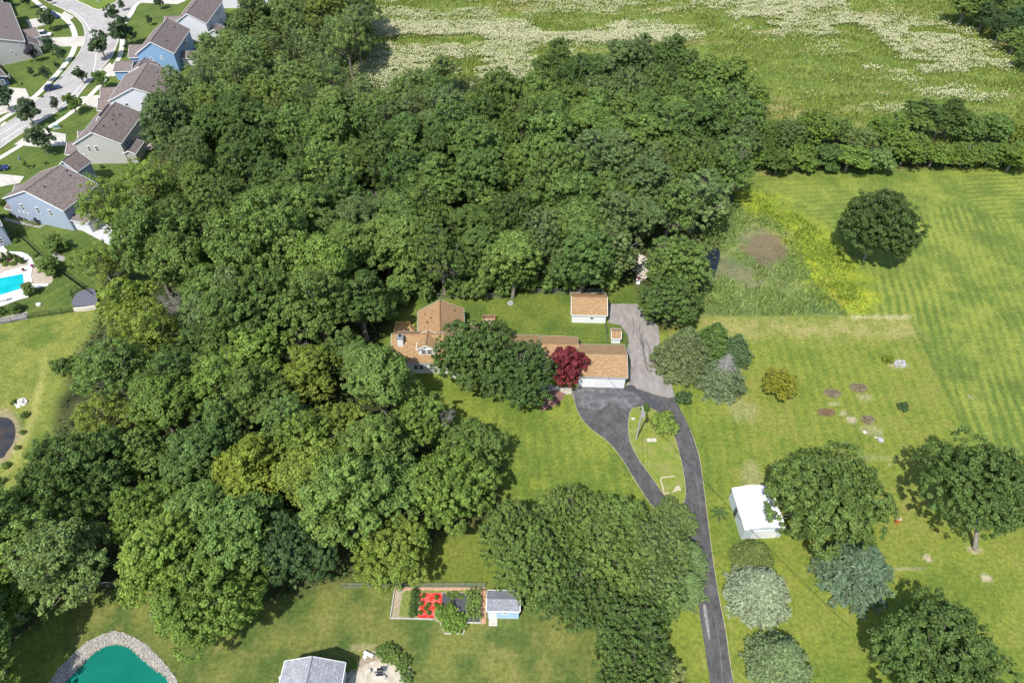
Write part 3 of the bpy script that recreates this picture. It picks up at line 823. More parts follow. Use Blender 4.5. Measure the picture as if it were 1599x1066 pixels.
def plant(kind, cx, cy, rpx, colr, label=None, kH=None, group=None, seed=None, Hm=None, cat=None, name=None, lean=None, world=None):
    """one tree: crown centre surveyed at (cx,cy) with crown radius rpx; world=(x,y,R) places it directly"""
    v = PROTO[kind]; k = rnd.randrange(len(v)) if seed is None else seed % len(v)
    crown, trunk, R0, H0 = v[k]
    kH = kH or H0 / R0
    if world:
        bx, by, R = world; H = Hm or kH * R
    else:
        H = 8.0
        for _ in range(8):
            p = P(cx, cy, H * CF[kind]); R = rpx / ppm(p); H = Hm or kH * R
        bx, by = p.x, p.y
    nm = name or NAME[kind]
    root = empty(nm, (bx, by, 0), label, cat or ('shrub' if kind == 'shrub' else 'tree'), rnd.uniform(0, 6.28), group)
    wx = rnd.uniform(-.12, .12) if kind in ('wood', 'loose', 'locust') else 0
    if kind in ('wood', 'loose', 'locust'): root.rotation_euler = (rnd.uniform(-.07, .07), rnd.uniform(-.07, .07), rnd.uniform(0, 6.28))
    root['_px'] = 0
    s = (R / R0 * (1 + wx), R / R0 * (1 - wx), H / H0)
    for nm_, me in (('crown', crown), ('trunk', trunk)):
        if kind in ('shrub', 'conifer') and nm_ == 'trunk' : nm_ = 'stem'
        if kind in ('shrub',) and nm_ == 'crown': nm_ = 'foliage'
        o = bpy.data.objects.new(nm_, me); COL.objects.link(o); o.parent = root; o.scale = s
        if lean: o.rotation_euler = (0, 0, 0)
        o.color = (*(colr if colr in KEEP or len(colr) == 4 else tuple(x * 1.35 for x in colr)), 1)[:4]
    if lean:
        root.rotation_euler = (0, 0, 0)
        root.children[0].location = (lean[0], lean[1], 0)
        root.children[1].rotation_euler = (-lean[1] / 11, lean[0] / 11, 0)
    del root['_px']
    root['h_est'] = H; root['r_est'] = R
    return root
KEEP = set()
def jit(c, a=.12):
    f = 1 + rnd.uniform(-a, a); g = rnd.uniform(-a, a) * .35
    r = (max(.01, c[0] * f * (1 + g)), c[1] * f, max(.006, c[2] * f * (1 - g)))
    if c in KEEP: KEEP.add(r)
    return r
G_MID = (0.165, 0.255, 0.064); G_DEEP = (0.116, 0.190, 0.050); G_YEL = (0.225, 0.310, 0.060); G_BRI = (0.182, 0.280, 0.058)
G_GRY = (0.165, 0.235, 0.082); G_DRK = (0.088, 0.155, 0.055); G_OLI = (0.178, 0.258, 0.078)
KEEP |= {G_MID, G_DEEP, G_YEL, G_BRI, G_GRY, G_DRK, G_OLI}
placed = []   # (x, y, R) of hand-surveyed trees
def T(*a, **k):
    r = plant(*a, **k); placed.append((r.location.x, r.location.y, r['r_est'])); return r

# --- lone trees and yard trees, each surveyed on its own
T('oak', 1288, 778, 90, tuple(x * .62 for x in G_MID), 'big round broadleaf tree overhanging the white metal building', kH=1.65, seed=0)
T('high', 1528, 758, 88, G_DEEP, 'wide leafy tree with a pale leaning trunk near the right edge', world=(*P(1522, 858)[:2], 8.4), Hm=15, lean=(-1.6, 4.8), seed=0)
T('oak', 1630, 780, 52, G_DEEP, 'tree cut off by the right edge beside the leaning-trunk tree', kH=1.7, seed=0)
T('oak', 1464, 1032, 100, G_DEEP, 'large dark green tree in the bottom right corner of the lawn', kH=1.5, seed=1)
T('dense_spruce', 1187, 920, 50, (0.215, 0.262, 0.165), 'silvery white-green spruce beside the lower driveway', kH=1.7, cat='spruce')
T('dense_spruce', 1178, 868, 34, (0.115, 0.155, 0.042), 'olive green spruce just behind the silvery one', kH=1.8, cat='spruce')
T('spruce', 1340, 884, 62, (0.100, 0.152, 0.088), 'wide blue-green spruce in front of the big round tree', kH=1.5, seed=0, cat='spruce')
T('dense_spruce', 1219, 1030, 50, (0.140, 0.195, 0.085), 'grey-green spruce at the bottom edge right of the driveway', kH=1.8, cat='spruce')
T('oak', 1373, 354, 60, (0.068, 0.108, 0.030), 'solitary dark green tree standing in the mown hay field', kH=2.0, seed=1)
T('fine', 1058, 415, 52, G_MID, 'tall broadleaf tree at the head of the old driveway', kH=1.9)
T('fine', 1047, 470, 50, G_DEEP, 'dark rounded tree overhanging the top of the old driveway', kH=1.5)
T('dense_spruce', 1068, 548, 46, (0.115, 0.150, 0.06), 'dull olive spruce beside the old driveway', kH=1.9, cat='spruce')
T('spruce', 1115, 530, 34, (0.085, 0.150, 0.035), 'bright green conifer behind the spruce with the dead top', kH=1.8, seed=1, cat='spruce')
T('spruce', 1148, 545, 30, (0.075, 0.125, 0.05), 'dark conifer rightmost of the cluster by the old driveway', kH=1.8, seed=0, cat='spruce')
T('deadtop', 1130, 582, 38, (0.115, 0.155, 0.075), 'spruce with a grey dead top beside the old driveway', kH=2.0, cat='spruce')
T('shrub', 1067, 621, 14, G_DRK, 'round clipped dark shrub at the driveway edge', kH=1.5)
T('scrub', 1038, 662, 21, (0.17, 0.235, 0.05), 'small yellow-green tree in the driveway island', kH=1.6, seed=1)
T('conifer', 1008, 636, 5.5, (0.07, 0.13, 0.03), 'small pointed evergreen beside the utility pole', kH=3.0, cat='evergreen')
T('fine', 1218, 599, 28, (0.20, 0.215, 0.028), 'golden yellow bushy tree on the right lawn', kH=1.5, name='golden_shrub')
T('shrub', 1411, 634, 9.5, G_DRK, 'small dark shrub alone on the right lawn', kH=1.2)
T('shrub', 1387, 561, 8.5, (0.16, 0.22, 0.03), 'small bright shrub beside the pile of field stones', kH=1.3)
T('redmaple', 888, 573, 31, (0.165, 0.030, 0.032), 'dark red maple in front of the garage', kH=2.4, cat='maple')
T('fine', 735, 555, 60, G_DEEP, 'left of two big trees shading the front of the tan-roofed house', kH=1.9, seed=0)
T('fine', 808, 583, 62, (0.072, 0.125, 0.035), 'right of two big trees shading the front of the tan-roofed house', kH=1.7, seed=1)
T('fine', 770, 530, 34, G_DEEP, 'smaller tree between the two big trees before the tan-roofed house', kH=2.0, seed=1)
for i, (cx, cy, r, c) in enumerate([(812, 838, 62, G_MID), (890, 806, 56, G_MID), (960, 818, 52, G_MID), (842, 888, 66, G_MID), (955, 880, 66, G_MID), (1022, 862, 58, G_OLI), (1018, 925, 52, G_OLI),
                                   (892, 925, 62, G_DEEP), (985, 980, 62, G_DEEP), (985, 1045, 60, G_DEEP), (1050, 815, 38, G_OLI)]):
    LB = ['left end', 'top', 'upper right', 'left centre', 'centre', 'right side', 'lower right side', 'lower left', 'lower middle', 'bottom', 'top right corner']
    T('fine', cx, cy, r, jit(c, .1), LB[i] + ' tree of the dense clump beside the lower driveway', kH=1.75)
T('spruce', 1074, 868, 36, (0.125, 0.195, 0.07), 'upper blue-green spruce poking from the clump over the driveway', kH=1.8, seed=0, cat='spruce')
T('spruce', 1072, 912, 34, (0.125, 0.195, 0.07), 'lower blue-green spruce poking from the clump over the driveway', kH=1.8, seed=1, cat='spruce')
T('spruce', 1032, 1050, 46, (0.16, 0.19, 0.06), 'pale yellow-green spruce at the bottom edge left of the driveway', kH=1.5, seed=1, cat='spruce')
# --- the front of the wood, surveyed one by one
T('oak', 326, 932, 84, G_BRI, 'big bright green tree above the teal pond', kH=1.7, seed=1)
T('oak', 468, 850, 62, G_DRK, 'dark round tree right of the big bright tree above the pond', kH=2.0, seed=0)
T('oak', 615, 862, 62, G_YEL, 'yellow-green tree above the vegetable garden', kH=1.7, seed=1)
T('oak', 702, 762, 70, G_BRI, 'large bright tree at the right tip of the lower wood', kH=1.9, seed=0)
T('oak', 740, 700, 48, G_MID, 'mid green tree on the edge of the front lawn', kH=1.9, seed=1)
T('wood', 590, 590, 62, G_MID, 'rounded tree hiding the left end of the tan-roofed house', kH=2.4, seed=2)
T('wood', 655, 655, 46, G_BRI, 'bright tree just below the left end of the tan-roofed house', kH=2.4)
T('locust', 178, 322, 58, (0.145, 0.208, 0.040), 'airy yellow-green locust over the blue-grey house', kH=2.4, seed=0)
T('locust', 240, 290, 56, (0.142, 0.205, 0.040), 'airy yellow-green locust behind the blue-grey house', kH=2.4, seed=1)
T('locust', 160, 412, 44, (0.145, 0.208, 0.040), 'airy yellow-green locust leaning over the black garden fence', kH=2.2, seed=1)
T('locust', 225, 520, 62, (0.158, 0.215, 0.038), 'yellow-green feathery tree on the left edge of the wood', kH=2.4, seed=0)
T('oak', 415, 385, 82, G_MID, 'large dense tree with fine bright leaves in the middle of the wood', kH=2.2, seed=0)
T('wood', 500, 430, 60, G_BRI, 'bright broadleaf tree below the large dense middle tree', kH=2.7, seed=2)
T('oak', 120, 745, 78, G_DEEP, 'dark spreading tree between the left field and the lower wood', kH=1.9, seed=1)
T('locust', 160, 660, 58, (0.165, 0.215, 0.038), 'yellowish tree at the edge of the left field', kH=2.0, seed=0)
T('wood', 390, 740, 62, (0.185, 0.235, 0.038), 'brightest yellow-green tree in the lower wood', kH=2.4, seed=1)
T('loose', 95, 872, 76, G_OLI, 'grey-green loose-crowned tree at the left end of the wire fence', kH=2.1, seed=0)
T('oak', 235, 800, 60, G_BRI, 'bright low tree between the dark spreading tree and the pond tree', kH=1.9, seed=0)
T('bare', 270, 480, 26, (0.12, 0.14, 0.05), 'grey leafless crown standing above the yellow-green edge trees', seed=0)
T('bare', 458, 552, 32, (0.12, 0.14, 0.05), 'leafless grey tree in the wood left of the house', seed=1)
T('bare', 690, 655, 26, (0.10, 0.12, 0.05), 'leafless tree between the front house trees', seed=0)
T('bare', 600, 320, 24, (0.10, 0.12, 0.05), 'pale bare crown in the upper middle of the wood', seed=1)
T('bare', 230, 560, 26, (0.16, 0.18, 0.05), 'grey twiggy tree beside the left field', seed=0)
T('loose', 690, 112, 28, G_OLI, 'thin small tree standing out in the white flowers', kH=2.3, seed=1)
T('loose', 650, 132, 30, G_OLI, 'thin-crowned tree left of the one in the white flowers', kH=2.3, seed=0)
T('shrub', 107, 588, 0, G_DEEP, 'dark bush at the edge of the left field', world=(*P(104, 578)[:2], 2.2))
# --- fill of the woods
def crown_world(px, h=9.5): return [tuple(P(*p, h))[:2] for p in px]
FILL = [  # crown-centre outline on the photograph, spacing, kinds, colours, height factor
 ([(375, 35), (440, 5), (560, 5), (575, 30), (545, 75), (480, 95), (520, 130), (660, 165), (640, 195), (400, 200), (290, 180), (272, 180), (300, 110)], 6.9, ['loose', 'wood', 'loose', 'locust'], [G_OLI, G_GRY, G_MID, (0.13, .18, .042)], 3.0),
 ([(660, 165), (820, 165), (850, 115), (1060, 90), (1150, 140), (1170, 200), (1140, 270), (1120, 330), (1090, 375), (960, 395), (860, 420), (740, 420), (640, 440), (600, 400), (560, 250)], 7.4, ['wood', 'wood', 'fine', 'wood', 'loose'], [G_MID, G_DEEP, G_GRY, G_MID], 2.9),
 ([(275, 180), (400, 200), (600, 200), (600, 400), (640, 440), (590, 490), (440, 520), (300, 520), (230, 430), (270, 330), (290, 250), (265, 215)], 7.4, ['wood', 'wood', 'loose', 'wood'], [G_DEEP, G_MID, G_MID, G_GRY], 2.9),
 ([(200, 450), (440, 520), (540, 530), (640, 720), (690, 780), (640, 850), (540, 850), (430, 880), (330, 850), (200, 900), (40, 920), (-60, 960), (-60, 850), (60, 790), (110, 640), (140, 560)], 6.9, ['wood', 'wood', 'loose', 'wood', 'locust'], [G_BRI, G_MID, G_YEL, G_MID, G_DEEP], 2.5),
 ([(-60, 920), (120, 930), (150, 965), (60, 1010), (20, 1066), (-80, 1120)], 6.5, ['wood', 'loose'], [G_OLI, G_MID, G_YEL], 2.3),
]
FORCE_CLEAR = [(150, 965, 3.0), (110, 1000, 4.0), (190, 960, 4.0), (205, 925, 3.0), (150, 395, 8), (140, 350, 8), (200, 340, 7), (95, 1030, 3.0), (1003, 428, 3.0), (1003, 445, 3.0), (1112, 420, 4.5), (1112, 440, 4.0), (650, 505, 6)]
clear_w = [(*P(a, b)[:2], r) for a, b, r in FORCE_CLEAR]
fill_pos = []
for (px, sp, kinds, cols, kh) in FILL:
    poly = crown_world(px)
    xs = [p[0] for p in poly]; ys = [p[1] for p in poly]
    X = rng.uniform(min(xs), max(xs), 5200); Y = rng.uniform(min(ys), max(ys), 5200)
    ok = sdist(poly, X, Y) > 0
    for x, y in zip(X[ok], Y[ok]):
        if any((x - a) ** 2 + (y - b) ** 2 < (sp * .93) ** 2 for a, b, _ in fill_pos): continue
        if any((x - a) ** 2 + (y - b) ** 2 < (r * .80 + sp * .38) ** 2 for a, b, r in placed): continue
        if any((x - a) ** 2 + (y - b) ** 2 < (r + sp * .5) ** 2 for a, b, r in clear_w): continue
        fill_pos.append((x, y, None))
        cn = fbm(np.array([x]), np.array([y]), 28, 5, 2)[0]
        c = cols[int((cn * 2.2 * len(cols) + rnd.random() * 1.3)) % len(cols)]
        kd = rnd.choice(kinds); R = sp * rnd.uniform(.66, .96)
        r_ = plant(kd, 0, 0, 0, jit(c, .16), world=(x, y, R), Hm=R * kh * rnd.uniform(.82, 1.10), group='trees of the wood')
        r_['zone'] = 'wood'
        r_['tint'] = 'bare'
        r_['cc'] = 0 if c in (G_DEEP, G_DRK) else 1 if c == G_MID else 2 if c in (G_GRY, G_OLI) else 3
        r_['kk'] = kd
for (cx, cy, r, lb) in [(628, 452, 24, 'leftmost low tree behind the back wing of the house'), (660, 446, 22, 'second low tree behind the back wing'), (712, 447, 20, 'third low tree, by the fence behind the back wing'), (748, 446, 24, 'bright low tree overhanging the back fence'),
                        (790, 440, 22, 'low tree at the left end of the white garage fence'), (826, 436, 20, 'small tree left of the white single garage'), (866, 432, 26, 'round low tree just behind the white single garage'), (905, 436, 20, 'low tree directly behind the white single garage roof'), (950, 430, 24, 'low tree between the white garage and log pile'),
                        (600, 478, 24, 'low tree beside the left end of the back wing')]:
    T('scrub', cx, cy, r, jit(G_MID, .12), lb, kH=2.1)
# hedgerow on the right and the wood in the top right corner
for (pts, r, kinds, cols, kh, zone, jx) in [
    ([(1195, 215), (1235, 212), (1275, 205), (1310, 205), (1350, 215), (1390, 205), (1430, 190), (1470, 190), (1515, 200), (1555, 198), (1592, 205), (1630, 205)], 28, ['wood', 'fine', 'loose'], [G_MID, G_BRI, G_OLI, G_YEL], 1.9, 'back', 5),
    ([(1175, 245), (1212, 248), (1250, 245), (1292, 250), (1332, 246), (1375, 250), (1420, 232), (1462, 240), (1505, 243), (1545, 240), (1590, 244), (1630, 240)], 29, ['fine', 'scrub', 'wood'], [G_MID, G_DEEP, G_BRI, G_OLI], 1.45, 'front', 5),
    ([(1440, 180), (1490, 178), (1180, 150), (1168, 175)], 24, ['wood', 'fine'], [G_YEL, G_OLI, G_DEEP], 2.0, 'back', 3),
    ([(1515, 5), (1540, 22), (1560, 8), (1565, 42), (1590, 25), (1590, 62), (1612, 50), (1610, 85), (1535, -8), (1580, -5), (1640, 95), (1625, 20)], 24, ['wood', 'loose'], [G_DEEP, G_DRK, G_MID], 1.7, 'corner', 4)]:
    for (cx, cy) in pts:
        c = rnd.choice(cols)
        r_ = T(rnd.choice(kinds), cx + rnd.uniform(-jx, jx), cy + rnd.uniform(-3, 3), r * rnd.uniform(.85, 1.2), jit(c, .14), kH=kh * rnd.uniform(.9, 1.15))
        r_['zone'] = zone; r_['cc'] = 0 if c in (G_DEEP, G_DRK) else 1 if c == G_MID else 2 if c in (G_GRY, G_OLI) else 3; r_['kk'] = 'wood'
print('fill trees', len(fill_pos))
# --- street and garden trees of the suburb (trunk foot surveyed)
def S(kind, px, py, rpx, colr, label, Hm=None, kH=None, seed=None, **k):
    p = P(px, py); R = rpx / ppm(p)
    return plant(kind, 0, 0, 0, colr, label, world=(p.x, p.y, R), Hm=Hm, kH=kH, seed=seed, **k)
SG = (0.062, 0.105, 0.045)
for (px, py, r, c, lb) in [
 (165, 93, 17, SG, 'large dark street tree at the bend opposite the blue house'), (201, 76, 19, SG, 'large spreading street tree by the blue house driveway'), (181, 37, 11, SG, 'street tree at the road fork below the grass island'),
 (193, 17, 5, SG, 'tiny street tree right of the road fork'), (132, 131, 10.5, SG, 'round street tree at the kerb by the white house driveway'), (163, 140, 11.5, G_MID, 'bright lawn tree in front of the white gabled house'),
 (121, 178, 13, G_MID, 'round bright tree on the lawn above the grey house'), (91, 174, 7.5, (0.08, .10, .055), 'small grey-green street tree across from the driveway apron'), (55, 196, 17, (0.08, .115, .055), 'large grey-green tree at the kerb above the lower driveway'),
 (75, 240, 19, (0.095, .13, .06), 'large pale leafy tree on the lawn beside the grey house'), (17, 174, 16, SG, 'big dark tree beside the left sidewalk'), (77, 128, 8, SG, 'lawn tree left of the parked blue car'),
 (93, 111, 5, SG, 'thin young tree by the upper sidewalk'), (52, 120, 5, SG, 'sapling on the wide left lawn'), (82, 48, 13, SG, 'tree between the two left driveways'), (84, 86, 10, SG, 'upper of two trees beside the curved sidewalk'),
 (101, 97, 8, SG, 'lower of two trees beside the curved sidewalk'), (48, 14, 8, SG, 'dark tree near the top left corner'), (236, 40, 5, SG, 'slender sapling on the lawn left of the white-sided house'), (252, 15, 7, SG, 'tree by the top driveway'),
 (56, 97, 9, (0.075, .06, .075), 'purple-leaved tree at the corner of the pale grey house'), (80, 7, 4, SG, 'sapling beside the top left road'), (14, 12, 8, SG, 'leafy tree beside the top left house'), (41, 262, 4, G_YEL, 'pale sapling on the striped lawn')]:
    S('street', px, py, r, jit(c, .08), lb, kH=2.6 if r > 9 else 3.2)
for (px, py, r, c, lb, kh) in [(84, 428, 17, G_MID, 'dense leafy tree beside the swimming pool terrace', 1.9), (92, 393, 17, G_MID, 'leafy tree on the lawn behind the black fence', 1.7), (50, 460, 10, G_OLI, 'small pale tree at the pool corner', 2.2), (28, 487, 10, G_DEEP, 'dark bush tree below the pool terrace', 1.6)]:
    S('scrub', px, py, r, c, lb, kH=kh)
for (px, py, r, c, lb) in [(18, 338, 5, G_MID, 'leftmost green shrub under the blue-grey house wall'), (26, 337, 5, G_MID, 'second green shrub under the blue-grey house wall'), (35, 342, 5, (.06, .045, .06), 'first purple shrub under the blue-grey house wall'),
                           (45, 343, 5.5, (.06, .045, .06), 'second purple shrub under the blue-grey house wall'), (64, 346, 9, (.05, .04, .055), 'large purple shrub at the corner of the blue-grey house'),
                           (11, 414, 6, G_BRI, 'bright shrub in the pool bed'), (21, 414, 6, G_BRI, 'bright round shrub beside the conical evergreens'), (15, 407, 4, (.16, .02, .05), 'dark red shrub in the pool bed'), (26, 378, 5, G_MID, 'small shrub in a round bed beside the black fence'),
                           (5, 320, 7, G_DEEP, 'dark shrub at the far left edge by the porch'), (4, 340, 6, G_DEEP, 'dark shrub at the left edge below the porch'), (5, 488, 9, G_DEEP, 'shrub in the far left bed below the pool'),
                           (55, 400, 4, G_OLI, 'pale shrub at the stone-edged bed'), (48, 96, 3, (.30, .30, .02), 'small yellow bush at the pale grey house'), (72, 256, 3, G_DEEP, 'low shrub beside the grey house'), (109, 252, 2, (.4, .36, .02), 'tiny yellow bush at the grey house corner'),
                           (160, 262, 4, G_DEEP, 'dark shrub below the grey house wall'), (65, 152, 3, G_MID, 'low shrub by the driveway'), (24, 630, 6, G_DEEP, 'dark shrub beside the white rock heap'), (40, 650, 7, G_DEEP, 'dark shrub on the shore of the left pond'),
                           (36, 676, 5, G_MID, 'low shrub halfway down the left pond shore'), (28, 700, 5, G_MID, 'low shrub near the lower end of the left pond shore'), (12, 728, 7, G_MID, 'shrub at the bottom of the left pond'), (0, 755, 9, G_MID, 'shrub at the left edge below the pond')]:
    S('shrub', px, py, r, c, lb, kH=1.2)
for i, (px, py) in enumerate([(2, 410), (10, 406), (19, 404), (29, 408), (36, 411)]):
    S('conifer', px, py, 3.6, (0.075, 0.12, 0.035), ['leftmost', 'second from left', 'middle', 'fourth from left', 'rightmost'][i] + ' conical evergreen in the pool bed', kH=4.0, cat='evergreen', group='conical evergreens by the pool')
# ------------------------------------------------------------------ paved surfaces and water
ASPH = noise_mat('new_asphalt', (0.052, 0.050, 0.050), (0.100, 0.098, 0.096), 1.3, 0.85, detail=8, c3=(0.15, 0.148, 0.145), scale3=0.45, stretch=(1.2, .8, 1), f3=.35, bump=.15)
OLDA = noise_mat('old_asphalt', (0.225, 0.205, 0.19), (0.31, 0.285, 0.262), 0.8, 0.9, detail=8, c3=(0.17, 0.15, 0.14), scale3=0.5, stretch=(1.4, .6, 1), f3=.5, bump=.15)
WORN = noise_mat('worn_asphalt', (0.22, 0.205, 0.20), (0.32, 0.30, 0.29), 0.9, 0.9, detail=8, c3=(0.13, 0.13, 0.135), scale3=0.35, f3=.9)
ROADM = noise_mat('road_concrete', (0.33, 0.31, 0.295), (0.43, 0.41, 0.39), 0.5, 0.9, detail=8, c3=(0.27, 0.255, 0.245), scale3=0.12)
CURB = noise_mat('kerb_concrete', (0.50, 0.47, 0.41), (0.62, 0.59, 0.53), 0.8, 0.85)
GRAVEL = noise_mat('gravel', (0.16, 0.15, 0.13), (0.44, 0.42, 0.39), 5.5, 0.95, detail=8, bump=.9)
EDGE = noise_mat('dry_edge', (0.20, 0.20, 0.08), (0.42, 0.39, 0.24), 2.0, 0.95)

PX_DRIVE = [(892.7, 609.6), (900, 637), (910, 656), (925, 671), (946.5, 687), (963, 705), (978, 727), (993, 752), (1013, 782.5), (1032, 806), (1052, 830), (1066, 860), (1078, 900), (1090.5, 947), (1099, 1000), (1109, 1066), (1135, 1260),
            (1182, 1260), (1145.6, 1066), (1134, 990), (1123, 932), (1115.6, 886.7), (1109, 840), (1104, 799), (1098, 752), (1091.8, 712), (1078, 670), (1063, 640), (1053, 620), (1044, 606), (998, 600), (976, 603.5), (900, 604.5)]
PX_ISLE = [(985.4, 639.7), (998, 635), (1013, 636), (1029, 644.7), (1040.5, 652), (1050.5, 675), (1058, 697), (1063, 717), (1068, 742), (1070.5, 767), (1068, 782.5), (1060.5, 786.5), (1048, 782.5), (1035.5, 770), (1018, 745), (1000, 720), (986.6, 697), (981.6, 677), (981.6, 657)]
PX_OLD = [(951, 474.6), (975, 474.2), (1000.5, 474.3), (1005, 490), (1027.6, 509.5), (1032, 546.7), (1039, 573.7), (1050, 605), (1053.5, 619), (1044, 621), (1025, 617), (1008, 611), (995, 606.5), (986, 602.5), (976.5, 600.5), (982.4, 595.4), (983, 558), (978, 549), (982.4, 534.6), (979, 521), (969, 508), (950, 503.3)]
sheet('driveway', PX_DRIVE, 0.008, ASPH)
sheet('old_driveway', PX_OLD, 0.012, OLDA, rough=.05)
sheet('driveway_patch', [(894, 608), (945, 606), (975, 606), (985, 604), (998, 612), (1000, 625), (990, 634), (975, 640), (955, 628), (935, 640), (915, 637), (901, 632)], 0.012, noise_mat('scuffed_asphalt', (0.075, 0.075, 0.08), (0.19, 0.185, 0.185), 0.9, 0.9, detail=9, c3=(0.08, 0.08, 0.09), scale3=.4, f3=.9), smooth=True)
sheet('driveway_patch', [(984, 606), (998, 610), (1010, 617), (1025, 628), (1033, 641), (1020, 637), (1003, 624)], 0.016, plain('sealed_asphalt', (0.065, 0.065, 0.073), .85, var=.2), smooth=True)
sheet('driveway_patch', [(975, 604), (985, 601), (992, 604), (993, 609), (984, 611), (976, 609)], 0.020, plain('fresh_asphalt', (0.06, 0.058, 0.06), .85, var=.3), smooth=True)
sheet('mulch_bed', [(845, 640), (850, 622), (860, 608), (874, 604), (882, 612), (879, 622), (871, 631), (858, 637)], 0.02, noise_mat('bark_mulch', (.14, .07, .05), (.26, .15, .12), 3, .95), smooth=True)
sheet('front_path', [(884, 605), (892, 604), (893, 614), (886, 616), (868, 609), (850, 612), (835, 606), (860, 600)], 0.024, noise_mat('path_concrete', (.36, .33, .28), (.48, .45, .39), 1, .9))
CRK = noise_mat('crack_filler', (.045, .043, .043), (.12, .11, .105), 2, .9)
for j in range(11):
    x0, y0 = rnd.uniform(975, 1010), rnd.uniform(480, 560); pts = [(x0, y0)]
    for i in range(rnd.randrange(3, 7)): x0 += rnd.uniform(-1.5, 3.5); y0 += rnd.uniform(4, 9); pts.append((x0, y0))
    ribbon('asphalt_crack', pts, rnd.uniform(.05, .16), .012, .018, CRK, sub=3)
for pts in ([(965, 640), (975, 645), (990, 700), (1008, 735)], [(905, 620), (930, 628), (955, 622), (980, 632)], [(1083, 720), (1090, 760), (1094, 800)], [(940, 660), (952, 672), (975, 690)], [(1116, 960), (1124, 1010), (1128, 1066)], [(1075, 672), (1082, 700)]):
    ribbon('asphalt_crack', pts, .05, .012, .018, noise_mat('pale_scuff', (.15, .15, .15), (.24, .235, .23), 2, .9), sub=4)
sheet('drain_cover', [(1015, 578), (1018.5, 578), (1018.5, 580.5), (1015, 580.5)], 0.02, CRK)
sheet('driveway_mark', [(1098, 948), (1102, 946), (1108, 985), (1108.5, 998), (1105, 990)], 0.012, noise_mat('scraped_asphalt', (0.18, 0.175, 0.17), (0.30, 0.29, 0.28), 2, .9), smooth=True)
sheet('driveway_island', PX_ISLE, 0.014, noise_mat('island_turf', (0.13, 0.185, 0.028), (0.22, 0.25, 0.04), 1.1, 0.95, detail=8, c3=(0.30, 0.26, 0.12), scale3=.5, f3=.35, bump=.5), smooth=True)
edge_in = smooth_px(PX_ISLE, True, 3)
mb = MB()
for seg in (PX_DRIVE[:12], PX_DRIVE[17:27]):
    ribbon_mesh(mb, [P(*p) for p in smooth_px(seg, False, 4)], .10, 0.0, 0.016)
ribbon_mesh(mb, [P(*p) for p in edge_in + edge_in[:1]], .10, 0.0, 0.020)
mb.build('driveway_edge', EDGE)['kind'] = 'structure'
# parking-box outline of sand in the island, stepping stones
SAND = noise_mat('sand', (0.38, 0.33, 0.22), (0.52, 0.46, 0.34), 3, .95)
ribbon('sand_strip', [(1045, 768.5), (1037, 770), (1035, 760), (1031.5, 747.5), (1041, 744.5), (1054, 743)], .22, 0.014, 0.026, SAND, sub=2)
sheet('sand_patch', [(1054, 761), (1058, 758), (1062, 760), (1063, 766), (1059, 765), (1056, 767), (1049, 768), (1052, 765)], 0.024, SAND, smooth=True)
# suburb street
PX_ROAD = [(-40, 225), (0, 200), (37, 175), (54, 160), (72, 147), (86, 131), (100, 115), (114, 98), (125, 82), (133, 60), (130, 40), (117, 25), (100, 15), (78, 5), (50, -12), (30, -40), (90, -60), (260, -60), (225, 0), (207, 15), (196, 33), (188, 52), (182, 72), (172, 92), (155, 111), (130, 140), (110, 162), (52, 197), (0, 232), (-40, 262)]
sheet('street', PX_ROAD, 0.008, ROADM)
sheet('grass_island', [(112, -12), (118, 0), (134, 8), (150, 15), (165, 13.5), (176, 6), (185, 0), (200, -20), (215, -60), (60, -60)], 0.06, noise_mat('island_grass', (0.09, 0.15, 0.024), (0.16, 0.21, 0.032), .8, .95), thick=.05)
KL = [(-40, 225), (0, 200), (37, 175), (54, 160), (72, 147), (86, 131), (100, 115), (114, 98), (125, 82), (133, 60), (130, 40), (117, 25), (100, 15), (78, 5), (50, -12)]
KR = [(225, 0), (207, 15), (196, 33), (188, 52), (182, 72), (172, 92), (155, 111), (130, 140), (110, 162), (52, 197), (0, 232), (-40, 262)]
ribbon('kerb', KL, .35, 0, .12, CURB)
ribbon('kerb', KR, .35, 0, .12, CURB)
ribbon('kerb', [(112, -12), (118, 0), (134, 8), (150, 15), (165, 13.5), (176, 6), (185, 0), (200, -20)], .35, 0, .12, CURB)
WLINE = plain('lane_paint', (0.70, 0.70, 0.68), .7, var=.12, scale=2)
ribbon('lane_line', [(108, 15), (122, 24), (135, 38), (142, 52), (143, 68)], .22, .008, .014, WLINE)
ribbon('lane_line', [(150, 84), (149, 98), (145, 113), (142, 118)], .22, .008, .014, WLINE)
ribbon('lane_line', [(174, 37), (170, 50), (166, 60)], .22, .008, .014, WLINE)
ribbon('lane_line', [(130, 130), (118, 143), (103, 158), (90, 167)], .22, .008, .014, WLINE)
ribbon('lane_line', [(-10, 226), (15, 212), (35, 199), (48, 194), (52, 193)], .22, .008, .014, WLINE)
ribbon('lane_line', [(40, 186), (20, 198), (0, 210)], .16, .008, .014, WLINE)
SWM = noise_mat('sidewalk_concrete', (0.52, 0.49, 0.42), (0.66, 0.63, 0.56), 0.7, 0.85)
ribbon('sidewalk', [(48, -4), (72, 15), (95, 25), (110, 38), (117, 55), (117, 72), (108, 92), (87, 118), (51, 154), (0, 189), (-40, 214)], 1.7, 0, .07, SWM)
ribbon('sidewalk', [(260, -14), (217, 5), (205, 22), (193, 42), (190, 75), (182, 98), (152, 138), (110, 177), (75, 200), (33, 227), (0, 247), (-40, 272)], 1.5, 0, .07, SWM)
